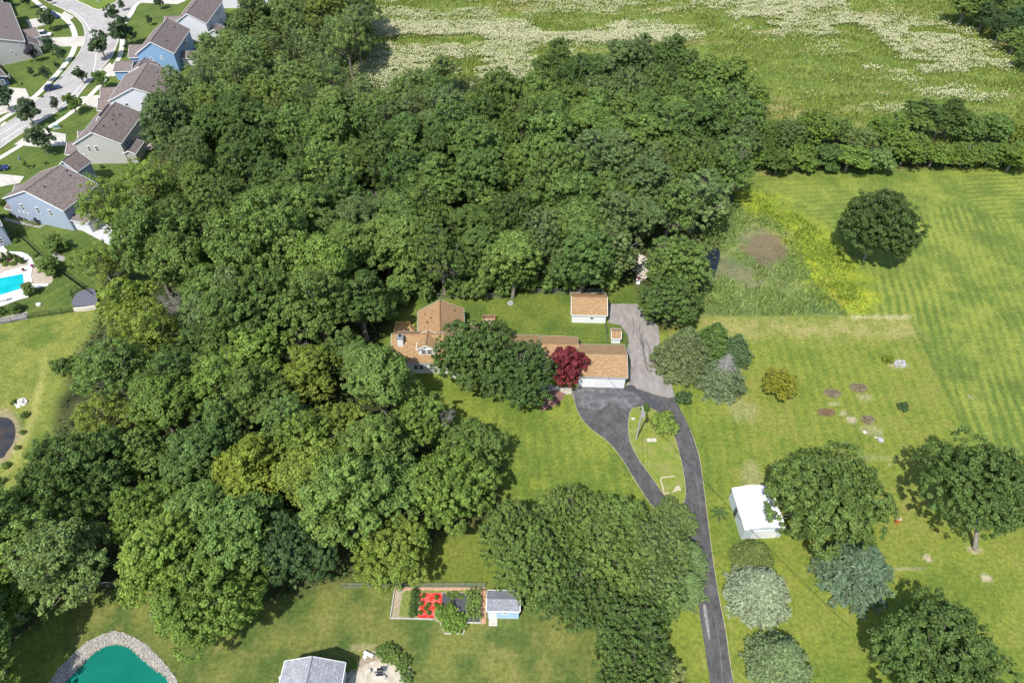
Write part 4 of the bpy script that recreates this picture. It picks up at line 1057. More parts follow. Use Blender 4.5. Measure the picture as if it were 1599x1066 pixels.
for pxs in ([(41, 32), (64, 27.5), (74, 38), (48, 46)], [(52, 60), (84, 59.5), (132, 57), (130, 73), (86, 73), (60, 68)], [(95, 24), (101, 18), (116, 27), (108, 33)],
            [(155, 112), (172, 98), (178, 105), (204, 104), (204, 113), (175, 120), (162, 110)], [(125, 152), (139, 150), (166, 148.5), (172, 162), (166, 168), (140, 168), (132, 160)],
            [(14, 137), (40, 139), (46, 152), (64, 153), (55, 161), (45, 160), (24, 172), (-6, 182), (-6, 160)], [(50, 206), (56, 202), (103, 210), (103, 227), (62, 230), (33, 227), (22, 226)],
            [(-20, 270), (0, 272), (38, 276), (31, 286), (0, 292), (-20, 294)], [(217, 5), (222, -4), (300, -14), (290, 2), (278, 7), (250, 6), (222, 5)], [(0, 196), (8, 190), (12, 193), (4, 199)]):
    sheet('concrete_apron', pxs, 0.09, CONC, thick=.085)
# pool terrace
sheet('pool_terrace', [(-40, 352), (0, 355), (3, 372), (7, 387), (13, 393), (34, 394), (44, 398), (50, 404), (53, 412), (50, 424), (49, 430), (51, 444), (75, 443), (76, 446), (51, 452), (38, 456), (45, 464), (30, 468), (0, 479), (-40, 490)], 0.12, noise_mat('terrace_concrete', (0.62, 0.60, 0.57), (0.72, 0.70, 0.67), 1, .8), thick=.12)
sheet('planting_bed', [(-6, 396), (10, 394), (30, 400), (45, 410), (44, 415), (30, 418), (10, 424), (-6, 428)], 0.126, noise_mat('stone_mulch', (0.30, 0.25, 0.19), (0.50, 0.44, 0.36), 3, .95), smooth=True)
sheet('planting_bed', [(49, 420), (60, 402), (80, 404), (84, 428), (80, 442), (66, 446), (52, 444)], 0.03, noise_mat('stone_mulch', (0.3, 0.25, 0.2), (0.5, 0.44, 0.36)), smooth=True)
sheet('stone_bed', [(80, 397), (86, 393), (102, 402), (100, 407), (92, 409)], 0.03, GRAVEL)
sheet('stone_bed', [(-10, 488), (0, 497), (43, 486), (43, 498), (0, 506), (-10, 508)], 0.05, GRAVEL, thick=.05)
sheet('stone_bed', [(4, 337), (20, 343), (60, 353), (72, 350), (76, 348), (62, 356), (40, 352), (15, 346), (2, 342)], 0.03, GRAVEL)
mb = MB()
pool_px = [(-30, 441), (36, 428), (38.5, 449.5), (-30, 471)]
pool_o = sheet('pool_water', pool_px, 0.128, water_mat('pool_water', (0.0, 0.36, 0.40), (0.01, 0.44, 0.46), 0.1, .5))
# ponds
PX_POND = [(60, 1200), (78, 1110), (100, 1066), (120, 1047), (143, 1022), (163, 1009), (183, 1005.6), (200, 1009), (220, 1027), (240.5, 1044.5), (260.5, 1057), (272, 1080), (270, 1200)]
PX_GRAV = [(20, 1200), (52, 1105), (71, 1066), (85, 1044.5), (108, 1022), (133, 999), (160, 985.6), (180, 980.6), (200, 985.6), (225.4, 999.4), (245.5, 1017), (263, 1037), (279, 1055.7), (284, 1080), (300, 1200)]
PX_GRAV = [(178 + (a - 178) * .955, 1066 + (b - 1066) * .955) for a, b in PX_GRAV]
sheet('gravel_bank', PX_GRAV, 0.02, GRAVEL, rough=.1)
sheet('pond_edge', [(p[0] + (185 - p[0]) * -.012, p[1] - 1.5) for p in PX_POND], 0.026, plain('wet_mud', (0.16, 0.13, 0.07), .6, var=.3))
sheet('pond_water', PX_POND, 0.034, water_mat('teal_water', (0.004, 0.135, 0.095), (0.008, 0.165, 0.12), 0.12, .25, 5, .04), smooth=False)
sheet('pond_water', [(-60, 648), (0, 651), (15, 654), (22.5, 664), (24, 677), (20, 692), (10, 706), (0, 716), (-60, 735)], 0.03, water_mat('dark_pond_water', (0.028, 0.032, 0.046), (0.075, 0.06, 0.045), 0.12, .35), smooth=True)
sheet('marsh_water', [(1095, 398), (1112, 388), (1122, 386), (1124, 402), (1119, 420), (1114, 436), (1106, 446), (1092, 444)], 0.03, water_mat('blue_pool_water', (0.010, 0.018, 0.036), (0.03, 0.035, 0.04), .15), smooth=True)
# stones of the gravel bank: uncountable
gp = scatter_poly(PX_GRAV, 15000)
ok = sdist(pw(PX_POND), gp[0], gp[1]) < 0.1
gx_, gy_ = gp[0][ok], gp[1][ok]; n = len(gx_)
co = sprays(np.stack([gx_, gy_, rng.uniform(.03, .12, n)], 1), np.stack([rng.normal(0, .6, n), rng.normal(0, .6, n), np.ones(n)], 1), rng.uniform(.04, .11, n), rng.uniform(.03, .09, n))
tag(quads_object('bank_stones', co, rng.uniform(0, 1, (n, 2)), noise_mat('bank_stone', (0.36, 0.335, 0.29), (0.64, 0.60, 0.53), 3.5, .9)), 'pale stones lining the teal pond', 'gravel')

# ------------------------------------------------------------------ buildings
def window(root, o, u, n, w_, h, z, frame=TRIM, nm='window'):
    """frame ring plus pane on a wall: o = wall point (local), u along the wall, n outward"""
    o = Vector(o); u = Vector(u); n = Vector(n)
    def bx(mb, a0, a1, z0, z1, d0, d1):
        pts = []
        for zz in (z0, z1):
            for (aa, dd) in ((a0, d0), (a1, d0), (a1, d1), (a0, d1)):
                q = o + u * aa + n * dd; pts.append((q.x, q.y, zz))
        for f in ((0, 3, 2, 1), (4, 5, 6, 7), (0, 1, 5, 4), (1, 2, 6, 5), (2, 3, 7, 6), (3, 0, 4, 7)): mb.poly([pts[k] for k in f])
    t = .11
    mb = MB()
    bx(mb, -w_ / 2, w_ / 2, z - h / 2, z - h / 2 + t, -.01, .07); bx(mb, -w_ / 2, w_ / 2, z + h / 2 - t, z + h / 2, -.01, .07)
    bx(mb, -w_ / 2, -w_ / 2 + t, z - h / 2 + t, z + h / 2 - t, -.01, .07); bx(mb, w_ / 2 - t, w_ / 2, z - h / 2 + t, z + h / 2 - t, -.01, .07)
    if h > .8: bx(mb, -w_ / 2 + t, w_ / 2 - t, z - .04, z + .04, -.01, .06)
    f = mb.build(nm, frame, root)
    mb = MB(); bx(mb, -w_ / 2 + t, w_ / 2 - t, z - h / 2 + t, z + h / 2 - t, -.005, .03)
    mb.build('pane', GLASS, f)
    return f
RCAP = {'tan_shingles': plain('tan_ridge', (.22, .14, .075), .9), 'brown_gray_shingles': plain('brown_ridge', (.16, .135, .125), .9), 'gray_shingles': plain('grey_ridge', (.27, .27, .29), .9)}
def gable(root, A, B, Cc, he, hr, roofm, wallm, ridge='v', over=.3, parts=('wall', 'roof'), zb=0.0, trim=TRIM, thick=.16, hip=None):
    """gabled block from three eave corners (world, incl. overhang): A front-left, B front-right, Cc back-right.
    ridge 'u' runs along A-B, 'v' runs from front to back. Returns the local frame."""
    A, B, Cc = Vector((A[0], A[1], 0)), Vector((B[0], B[1], 0)), Vector((Cc[0], Cc[1], 0))
    u = (B - A); W = u.length; u.normalize()
    v = Vector((-u.y, u.x, 0)); D = (Cc - B).dot(v)
    rl = Vector((root.location.x, root.location.y, 0)); c, s = math.cos(-root.rotation_euler.z), math.sin(-root.rotation_euler.z)
    R_ = lambda p: Vector(((p - rl).x * c - (p - rl).y * s, (p - rl).x * s + (p - rl).y * c, 0))
    def X(a, b, z): q = R_(A + u * a + v * b); q.z = z; return q
    sl = 0
    roof = MB(); wall = MB(); fas = MB()
    o = over
    if ridge == 'v':
        roof.slab(X(0, 0, he), X(0, D, he), X(W / 2, D, hr), X(W / 2, 0, hr), thick)
        roof.slab(X(W, D, he), X(W, 0, he), X(W / 2, 0, hr), X(W / 2, D, hr), thick)
        k = (hr - he) / (W / 2)
        for (b0) in (o, D - o):
            wall.poly([X(o, b0, zb), X(W - o, b0, zb), X(W - o, b0, he + k * o - thick), X(W / 2, b0, hr - thick), X(o, b0, he + k * o - thick)])
        wall.poly([X(o, o, zb), X(o, D - o, zb), X(o, D - o, he + k * o - thick), X(o, o, he + k * o - thick)])
        wall.poly([X(W - o, o, zb), X(W - o, D - o, zb), X(W - o, D - o, he + k * o - thick), X(W - o, o, he + k * o - thick)])
        for b0, b1 in ((-.05, .02), (D - .02, D + .05)):
            for (a0, z0, a1, z1) in ((-.02, he, W / 2, hr), (W + .02, he, W / 2, hr)):
                p = [X(a0, b0, z0 + .025), X(a1, b0, z1 + .025), X(a1, b0, z1 - .22), X(a0, b0, z0 - .22)]; q = [X(a0, b1, z0 + .025), X(a1, b1, z1 + .025), X(a1, b1, z1 - .22), X(a0, b1, z0 - .22)]
                fas.poly(p); fas.poly(q[::-1])
                for i in range(4): fas.poly([p[i], q[i], q[(i + 1) % 4], p[(i + 1) % 4]])
        for a0 in (-.10, W + .01):
            pts = [X(a0, .02, he - .22), X(a0 + .09, .02, he - .22), X(a0 + .09, D - .02, he - .22), X(a0, D - .02, he - .22)]
            up = [Vector((p.x, p.y, he - .04)) for p in pts]
            fas.poly(up); 
            for i in range(4): fas.poly([pts[i], pts[(i + 1) % 4], up[(i + 1) % 4], up[i]])
    else:
        roof.slab(X(0, 0, he), X(W, 0, he), X(W, D / 2, hr), X(0, D / 2, hr), thick)
        roof.slab(X(W, D, he), X(0, D, he), X(0, D / 2, hr), X(W, D / 2, hr), thick)
        k = (hr - he) / (D / 2)
        for (a0) in (o, W - o):
            wall.poly([X(a0, o, zb), X(a0, D - o, zb), X(a0, D - o, he + k * o - thick), X(a0, D / 2, hr - thick), X(a0, o, he + k * o - thick)])
        for b0 in (o, D - o):
            wall.poly([X(o, b0, zb), X(W - o, b0, zb), X(W - o, b0, he + k * o - thick), X(o, b0, he + k * o - thick)])
        for a0, a1 in ((-.05, .02), (W - .02, W + .05)):
            for (b0, z0, b1, z1) in ((-.02, he, D / 2, hr), (D + .02, he, D / 2, hr)):
                p = [X(a0, b0, z0 + .025), X(a0, b1, z1 + .025), X(a0, b1, z1 - .22), X(a0, b0, z0 - .22)]; q = [X(a1, b0, z0 + .025), X(a1, b1, z1 + .025), X(a1, b1, z1 - .22), X(a1, b0, z0 - .22)]
                fas.poly(p); fas.poly(q[::-1])
                for i in range(4): fas.poly([p[i], q[i], q[(i + 1) % 4], p[(i + 1) % 4]])
        for b0 in (-.10, D + .01):
            pts = [X(.02, b0, he - .22), X(W - .02, b0, he - .22), X(W - .02, b0 + .09, he - .22), X(.02, b0 + .09, he - .22)]
            up = [Vector((p.x, p.y, he - .04)) for p in pts]
            fas.poly(up)
            for i in range(4): fas.poly([pts[i], pts[(i + 1) % 4], up[(i + 1) % 4], up[i]])
    if he - zb > .3: wall.build(parts[0], wallm, root)
    r = roof.build(parts[1], roofm, root)
    cap = MB()
    e0, e1 = ((X(W / 2, 0, hr + .02), X(W / 2, D, hr + .02)) if ridge == 'v' else (X(0, D / 2, hr + .02), X(W, D / 2, hr + .02)))
    cap.tube(e0, e1, .11, .11, 6); cap.build('ridge_cap', RCAP.get(roofm.name, roofm), r)
    fas.build('fascia', trim, r)
    return X, W, D, (R_(A + u) - R_(A)), (R_(A + v) - R_(A)), r
def hw(px, py, h): return P(px, py, h)

GUT = plain('gutter_grey', (.42, .42, .42), .5)
# ---- tan-roofed ranch house
WSID = siding('white_siding', (0.80, 0.80, 0.80), .25, .04)
hb = P(800, 590)
H0_ = empty('ranch_house', (hb.x, hb.y, 0), 'long low white house with tan shingle roofs, garage and back wing', 'house')
# garage
X, W, D, U, V, r = gable(H0_, hw(902, 587.5, 3.2), hw(980.5, 589.5, 3.2), hw(976.5, 538.8, 3.2), 3.2, 5.0, SHTAN, WSID, 'u', trim=GUT)
def panel_door(root, X, a0, a1, z1, nm, m, rows=4, b=.3, colm=None):
    mb = MB(); n = rows
    for i in range(n):
        z0_ = .03 + (z1 - .05) * i / n; z1_ = .03 + (z1 - .05) * (i + 1) / n - .035
        p = [X(a0, b - .06, z0_), X(a1, b - .06, z0_), X(a1, b - .06, z1_), X(a0, b - .06, z1_)]
        q = [X(a0, b + .0, z0_), X(a1, b + .0, z0_), X(a1, b + .0, z1_), X(a0, b + .0, z1_)]
        mb.poly(p)
        for k in range(4): mb.poly([p[k], q[k], q[(k + 1) % 4], p[(k + 1) % 4]])
    return mb.build(nm, m, root)
DOORW = plain('door_white', (0.70, 0.70, 0.70), .5, var=.04)
panel_door(H0_, X, W * .36, W * .645, 2.5, 'garage_door', DOORW)
panel_door(H0_, X, W * .665, W * .95, 2.5, 'garage_door', DOORW)
# linking wing
X, W, D, U, V, r = gable(H0_, hw(843, 566.5, 2.6), hw(903.5, 568, 2.6), hw(898.8, 525.3, 2.6), 2.6, 4.1, SHTAN, WSID, 'u', trim=GUT)
window(H0_, X(W * .2, .3, 0), U, -V, 1.3, 1.1, 1.5); window(H0_, X(W * .5, .3, 0), U, -V, 1.3, 1.1, 1.5)
# main body
X, W, D, U, V, r = gable(H0_, hw(700, 575, 3.0), hw(842, 577, 3.0), hw(840.5, 522.8, 3.0), 3.0, 5.2, SHTAN, WSID, 'u', trim=GUT)
for f in (.2, .45, .7, .88): window(H0_, X(W * f, .3, 0), U, -V, 1.2, 1.2, 1.7)
# left end, taller, with dormer and chimney
X, W, D, U, V, r = gable(H0_, hw(610, 566, 3.2), hw(712, 567, 3.2), hw(711, 518, 3.2), 3.2, 6.6, SHTAN, WSID, 'u', trim=GUT)
for f in (.38, .45, .62): window(H0_, X(W * f, .3, 0), U, -V, 1.1, 1.3, 1.7)
# dormer
X, W, D, U, V, r = gable(H0_, hw(650, 546, 5.7), hw(681, 546.5, 5.7), hw(680, 522, 5.7), 5.7, 6.8, SHTAN, WSID, 'v', over=.25, parts=('dormer_wall', 'dormer_roof'), zb=3.6, thick=.12)
window(H0_, X(W * .35, .25, 0), U, -V, 1.0, 1.3, 4.95); window(H0_, X(W * .65, .25, 0), U, -V, 1.0, 1.3, 4.95)
# chimney
cp_ = to_local(H0_, P(626, 541, 5.0))
mb = MB(); mb.box(cp_.x - .5, cp_.x + .5, cp_.y - .05, cp_.y + .95, 3.6, 7.0); ch = mb.build('chimney', WHITE, H0_)
mb = MB(); mb.box(cp_.x - .6, cp_.x + .6, cp_.y - .15, cp_.y + 1.05, 7.0, 7.15); mb.build('chimney_cap', GALV, ch)
mb = MB(); mb.tube((cp_.x, cp_.y + .5, 7.15), (cp_.x, cp_.y + .5, 7.5), .22, .22, 10); mb.build('flue', BLACK, ch)
# back wing
X, W, D, U, V, r = gable(H0_, hw(652, 536, 2.9), hw(726.4, 531.5, 2.9), hw(729.3, 481.3, 2.9), 2.9, 5.6, SHTAN, WSID, 'v', trim=GUT)
k = (5.6 - 2.9) / (W / 2)
for (fa, fb) in ((.16, .75), (.2, .5), (.3, .55), (.23, .44), (.8, .8)):
    a = W * fa; z = 2.9 + k * min(a, W - a); q = X(a, D * fb, z)
    mb = MB(); mb.tube((q.x, q.y, z - .05), (q.x, q.y, z + .35), .08, .08, 8); mb.build('vent_pipe', BLACK, r)
# back extension seen beyond the tree
gable(H0_, hw(727, 530, 2.7), hw(790, 531, 2.7), hw(789, 506.5, 2.7), 2.7, 3.7, SHTAN, WSID, 'u', trim=GUT)
# ---- small outbuildings
ob = P(920, 502)
SH = empty('garden_garage', (ob.x, ob.y, 0), 'white single garage with tan roof at the head of the old driveway', 'garage')
X, W, D, U, V, r = gable(SH, hw(892, 491, 2.4), hw(948.8, 492.2, 2.4), hw(945.8, 457.6, 2.4), 2.4, 4.2, SHTAN, WSID, 'u', over=.22)
window(SH, X(W * .58, .22, 0), U, -V, .8, .75, 1.35)
panel_door(SH, lambda a, b, z: X(W - b, a, z), D * .25, D * .75, 2.1, 'garage_door', DOORW, b=.22)
ob = P(963, 532)
SH = empty('small_shed', (ob.x, ob.y, 0), 'tiny white shed with tan roof beside the old driveway', 'shed')
X, W, D, U, V, r = gable(SH, hw(954.6, 527.7, 1.6), hw(970.5, 528.3, 1.6), hw(970, 513.3, 1.6), 1.6, 2.3, SHTAN, WSID, 'u', over=.15, thick=.1)
panel_door(SH, X, W * .3, W * .65, 1.2, 'door', DOORW, 3, .15)
# ---- white metal building
ob = P(1185, 842)
METW = noise_mat('white_metal_sheet', (0.74, 0.75, 0.76), (0.80, 0.80, 0.80), 1.0, .45, stretch=(6, .3, 1))
METS = plain('pale_blue_metal', (0.50, 0.57, 0.60), .5, var=.06)
SH = empty('metal_building', (ob.x, ob.y, 0), 'white metal building under the big round tree', 'metal building')
A_, B_, C_ = hw(1164, 826.5, 3.0), hw(1227, 823.5, 3.0), hw(1215, 758.5, 3.0)
X, W, D, U, V, r = gable(SH, A_, B_, C_, 3.0, 3.7, METW, METS, 'v', over=.06, thick=.08)
panel_door(SH, X, W * .24, W * .86, 2.5, 'sliding_door', METW, 1, .06)
mb = MB()
for i in range(int(W / .45)):
    pass
a0, a1 = D * .50, D * .62
p = [X(.04, a0, 0.05), X(.04, a1, 0.05), X(.04, a1, 2.1), X(.04, a0, 2.1)]; mb.poly(p); q = [X(.09, a0, 0.05), X(.09, a1, 0.05), X(.09, a1, 2.1), X(.09, a0, 2.1)]
for i in range(4): mb.poly([p[i], q[i], q[(i + 1) % 4], p[(i + 1) % 4]])
mb.build('side_door', plain('dark_door', (.06, .065, .07), .5), SH)
mb = MB()
for i in range(1, 9):
    for sg in (0, 1):
        a = D * i / 9; z0_, z1_ = 3.0, 3.7
        x0_, x1_ = (0, W / 2) if sg == 0 else (W, W / 2)
        p = [X(x0_, a - .03, z0_ + .05), X(x1_, a - .03, z1_ + .05), X(x1_, a + .03, z1_ + .05), X(x0_, a + .03, z0_ + .05)]; mb.poly(p)
        q = [Vector((t.x, t.y, t.z - .08)) for t in p]
        for k2 in range(4): mb.poly([p[k2], q[k2], q[(k2 + 1) % 4], p[(k2 + 1) % 4]])
mb.build('roof_rib', METW, SH)
# ---- blue garden shed
SHGRY2 = shingle('slate_grey_roof', (0.20, 0.21, 0.235), (0.26, 0.27, 0.295), (0.15, 0.155, 0.17), row=.3)
ob = P(780, 967)
BLUE = siding('pale_blue_siding', (0.42, 0.60, 0.78), .2, .05)
SH = empty('garden_shed', (ob.x, ob.y, 0), 'pale blue shed with grey roof at the end of the vegetable garden', 'shed')
X, W, D, U, V, r = gable(SH, hw(759.5, 953, 2.9), hw(812, 954, 2.9), hw(808.5, 922, 2.9), 2.9, 3.6, SHGRY2, BLUE, 'u', over=.15, thick=.1)
panel_door(SH, X, W * .07, W * .30, 2.3, 'door', DOORW, 1, .15)
window(SH, X(W * .56, .15, 0), U, -V, .85, .6, 1.9)
STEPW = noise_mat('weathered_wood', (0.42, 0.38, 0.33), (0.60, 0.56, 0.50), 4, .9, stretch=(1, 6, 1))
rp = to_local(SH, P(770, 971))
mb = MB()
for i in range(7): mb.box(rp.x - .6, rp.x + .6, rp.y - .55 + i * .2, rp.y - .38 + i * .2, .06 + i * .02, .12 + i * .02)
mb.box(rp.x - .6, rp.x - .5, rp.y - .5, rp.y + .8, 0, .06); mb.box(rp.x + .5, rp.x + .6, rp.y - .5, rp.y + .8, 0, .06)
mb.build('ramp', STEPW, SH)
# ---- grey gabled barn at the bottom edge
ob = P(485, 1075)
WS2 = siding('grey_white_siding', (0.62, 0.64, 0.66), .22, .05)
SH = empty('barn', (ob.x, ob.y, 0), 'grey-roofed building cut off by the bottom edge', 'building')
bl, br_ = hw(444.8, 1031.5, 3.2), hw(539.3, 1033.8, 3.2)
vv = (br_ - bl).normalized(); bk = Vector((-vv.y, vv.x, 0)) * -9.5
X, W, D, U, V, r = gable(SH, bl + bk, br_ + bk, br_, 3.2, 5.1, SHGRY, WS2, 'v', over=.3)
q = X(0, D * .8, 2.7); mb = MB(); mb.box(q.x - .35, q.x - .05, q.y - .15, q.y + .15, 2.6, 2.9); mb.build('meter_box', TRIM, SH)

# ---- suburban houses: one builder, each surveyed by its roof corners
def rot_gable(root, FR, BR, W, he, hr, roofm, wallm, off_a=0.0, len_=None, shift=0.0, **k):
    """FR->BR eave line on the right; W to the left"""
    FR = Vector((FR[0], FR[1], 0)); BR = Vector((BR[0], BR[1], 0))
    v = (BR - FR); L = len_ or v.length; v.normalize(); u = Vector((v.y, -v.x, 0))
    B = FR + v * off_a - u * shift
    return gable(root, B - u * W, B, B + v * L, he, hr, roofm, wallm, 'v', **k)
def dress(root, X, W, D, U, V, ws, back=()):
    for (f, z, w_, h) in ws: window(root, X(W * f, .3, 0), U, -V, w_, h, z)
    for (f, z, w_, h) in back: window(root, X(W - .3, D * f, 0), V, U, w_, h, z)
def lowwing(root, X, W, D, a0, a1, b0, b1, he, hr, roofm, wallm, ridge='u', **k):
    """secondary block in the local frame of the first; X gives local points, so convert back"""
    A = root.matrix_world if False else None
    loc = Vector((root.location.x, root.location.y, 0))
    return gable(root, X(a0, b0, 0) + loc, X(a1, b0, 0) + loc, X(a1, b1, 0) + loc, he, hr, roofm, wallm, ridge, **k)
def roofvents(root, X, W, D, he, hr, r, spots):
    k = (hr - he) / (W / 2)
    for (fa, fb) in spots:
        a = W * fa; z = he + k * min(a, W - a); q = X(a, D * fb, z)
        mb = MB(); mb.tube((q.x, q.y, z - .05), (q.x, q.y, z + .4), .13, .13, 8); mb.build('vent_pipe', BLACK, r)
GREYS = siding('grey_siding', (0.47, 0.46, 0.43), .3, .06); WHS = siding('pale_siding', (0.66, 0.67, 0.72), .3, .04)
BLUES = siding('blue_siding', (0.215, 0.36, 0.55), .3, .06); BGRY = siding('blue_grey_siding', (0.33, 0.39, 0.49), .3, .06)
DKBLUE = siding('dark_blue_siding', (0.05, 0.09, 0.17), .3, .08)
def suburban(name_lab, FR, BR, W, he, hr, wallm, ws, back=(), vents=(), L=None, wings=()):
    f3 = P(FR[0], FR[1], he); b3 = P(BR[0], BR[1], he)
    root = empty('suburban_house', (f3.x, f3.y, 0), name_lab, 'house')
    X, Wd, D, U, V, r = rot_gable(root, f3, b3, W, he, hr, SHBRN, wallm, len_=L)
    dress(root, X, Wd, D, U, V, ws, back); roofvents(root, X, Wd, D, he, hr, r, vents)
    for (a0, a1, b0, b1, h1, h2, rd, wm) in wings:
        lowwing(root, X, Wd, D, a0, a1, b0, b1, h1, h2, SHBRN, wm, rd, parts=('wing_wall', 'wing_roof'))
    return root, X, Wd, D, U, V
def wid(p, q, h):  # ground distance between two surveyed eave points
    return (P(p[0], p[1], h) - P(q[0], q[1], h)).length
# grey house (third from the bottom)
wA = wid((114, 224.5), (188.8, 224.4), 5.8)
suburban('grey-sided house with lean-to and deck at its back corner', (188.8, 224.4), (223.6, 176.6), wA, 5.8, 9.0, GREYS, [(.28, 4.3, .9, 1.5), (.44, 4.3, .9, 1.5), (.1, 1.9, 1.0, 1.6)],
         [(.12, 4.2, 1.0, 1.4), (.2, 4.2, 1.0, 1.4), (.62, 4.6, .9, .9), (.6, 1.6, 1.0, 1.6)], [(.7, .7), (.62, .62), (.66, .5), (.75, .42), (.6, .25)],
         wings=[(wA - 1.0, wA + 2.4, .2, 6.2, 2.8, 3.6, 'v', GREYS), (-3.6, 1.5, .5, 6.5, 2.7, 4.4, 'u', GREYS), (-2.6, 1.5, 6.0, 10.5, 2.9, 5.0, 'u', GREYS), (wA * .12, wA * .55, 9.0, 15.5, 5.8, 8.6, 'v', GREYS)])
# white jerkin-gabled house
wB = wid((175.3, 149.5), (259.9, 153.5), 5.8)
suburban('white-sided house with wide brown roof and three side windows', (259.9, 153.5), (281, 114), wB, 5.8, 9.2, WHS, [(.28, 4.0, 1.0, 1.6), (.55, 4.0, 1.0, 1.6), (.73, 4.0, 1.0, 1.6), (.80, 1.9, .5, .5), (.87, 1.9, .5, .5), (.94, 1.9, .5, .5)],
         [(.2, 4.2, 1.0, 1.3), (.6, 1.6, 1.4, 1.6)], [(.75, .25), (.7, .75)],
         wings=[(-4.2, 1.2, .4, 7.0, 3.0, 4.8, 'u', WHS), (-5.2, 1.0, 6.5, 12.5, 3.2, 5.2, 'u', WHS), (wB - .4, wB + 3.2, .8, 6.5, 2.7, 3.4, 'u', WHS)])
# blue house
wC = wid((214.1, 81.7), (271.5, 83.5), 6.0)
suburban('bright blue house with a firewall across its brown roof', (271.5, 83.5), (297, 45.7), wC, 6.0, 9.6, BLUES, [(.36, 4.4, .8, .8), (.38, 3.4, .8, .8), (.63, 4.9, .6, .6), (.64, 4.2, .6, .6), (.52, 2.3, .6, .6)],
         [(.2, 4.4, 1.2, 1.4), (.6, 4.4, 1.6, 1.4), (.75, 4.4, 1.2, 1.4), (.4, 1.6, 1.6, 1.8)], [(.75, .25), (.72, .8)],
         wings=[(-4.8, 2.5, 4.5, 12.5, 3.2, 5.4, 'u', BLUES), (-1.2, 5.8, -6.0, .4, 3.0, 4.8, 'v', BLUES), (-6.5, -1.0, -4.5, 2.8, 2.9, 4.2, 'u', BLUES), (wC - .4, wC + 4.6, 4.0, 9.5, 2.8, 3.8, 'u', WHS)])
# white and slate house behind
wD = wid((276, 33), (319.5, 35.6), 6.0)
suburban('white-sided house with dark slate rear wall beside the trees', (322, 37), (348, 1), wD * 1.1, 6.0, 9.2, siding('slate_and_white', (0.66, 0.66, 0.68), .3, .05), [(.1, 4.0, .8, .8), (.12, 3.0, .8, .8)],
         [(.15, 4.2, 1.0, 1.6), (.24, 4.2, 1.0, 1.6), (.6, 4.3, 1.0, 1.6), (.7, 4.3, 1.0, 1.6), (.8, 4.3, 1.0, 1.6), (.6, 1.6, 1.0, 1.6), (.7, 1.6, 1.0, 1.6)], [(.2, .15), (.4, .3)],
         wings=[(wD * 1.05, wD * 1.1 + 3.6, .3, 5.4, 3.0, 3.9, 'v', WHS), (-6, 1.2, 5, 12.5, 3.2, 5.2, 'u', WHS)])
suburban('white house at the top edge with three small square windows', (369, -14), (392, -52), 11.5, 6.0, 9.2, WHS, [(.45, 4.6, .6, .5), (.6, 4.6, .6, .5), (.75, 4.6, .6, .5)], [(.2, 4.2, 1.0, 1.6), (.5, 4.2, 1.0, 1.6)], [])
suburban('pale building at the top edge right of the row of houses', (420, -2), (436, -30), 5.5, 3.2, 4.6, WHS, [(.5, 1.6, 1.0, 1.2)], [], [])
# blue-grey house
wE = wid((13.8, 302.9), (98.3, 329.2), 5.8)
suburban('blue-grey house with a very wide brown roof above the pool', (98.3, 329.2), (153, 287), wE, 5.8, 9.4, BGRY, [(.26, 4.1, .9, 1.7), (.52, 4.1, .9, 1.7), (.73, 4.1, .9, 1.7), (.15, 2.4, .5, .5), (.22, 2.4, .5, .5), (.29, 2.4, .5, .5)],
         [(.2, 1.6, 1.2, 1.8)], [(.62, .3), (.7, .85), (.62, .92)],
         wings=[(-3.2, 1.0, 3.5, 9.5, 3.0, 4.8, 'u', BGRY), (-2.0, .8, .4, 3.2, 2.4, 3.1, 'u', BGRY), (wE - .5, wE + 4.5, .6, 6.5, 2.9, 4.0, 'u', WHS), (2.5, 8.5, 14.0, 19.0, 5.8, 8.2, 'v', BGRY)])
# pale grey house, top left
wF = 17.0
suburban('pale grey house with stepped brown roofs at the top left', (39, 65), (15, 5), wF, 5.6, 8.6, GREYS, [(.90, 4.6, .7, .7), (.72, 3.2, .7, 1.0), (.76, 2.6, .7, 1.0)],
         [(.15, 1.6, 1.0, 1.4), (.6, 4.0, 1.2, 1.3)], [(.8, .3)], wings=[(wF - 1.2, wF + 3.4, 1.5, 8.0, 2.9, 4.6, 'v', GREYS), (wF - .8, wF + 4.6, 9.5, 15.5, 3.0, 4.9, 'u', GREYS)])
suburban('house in the top left corner with a blue gable', (6, 9), (-6, -24), 10, 4.5, 7.0, BLUES, [(.7, 3.0, .8, .9)], [], [])
suburban('dark blue porch-fronted house on the left edge', (11, 119.5), (-14, 92), 9, 2.8, 4.8, DKBLUE, [(.8, 1.5, 1.2, 1.4), (.55, 1.5, 1.2, 1.4)], [(.3, 1.5, 1.2, 1.5)], [])
suburban('house wall just entering the left edge beside the pool', (3, 352), (-14, 318), 10, 5.0, 8.0, BGRY, [(.8, 1.5, 1.2, 1.4)], [(.3, 1.5, 1.2, 1.5)], [])
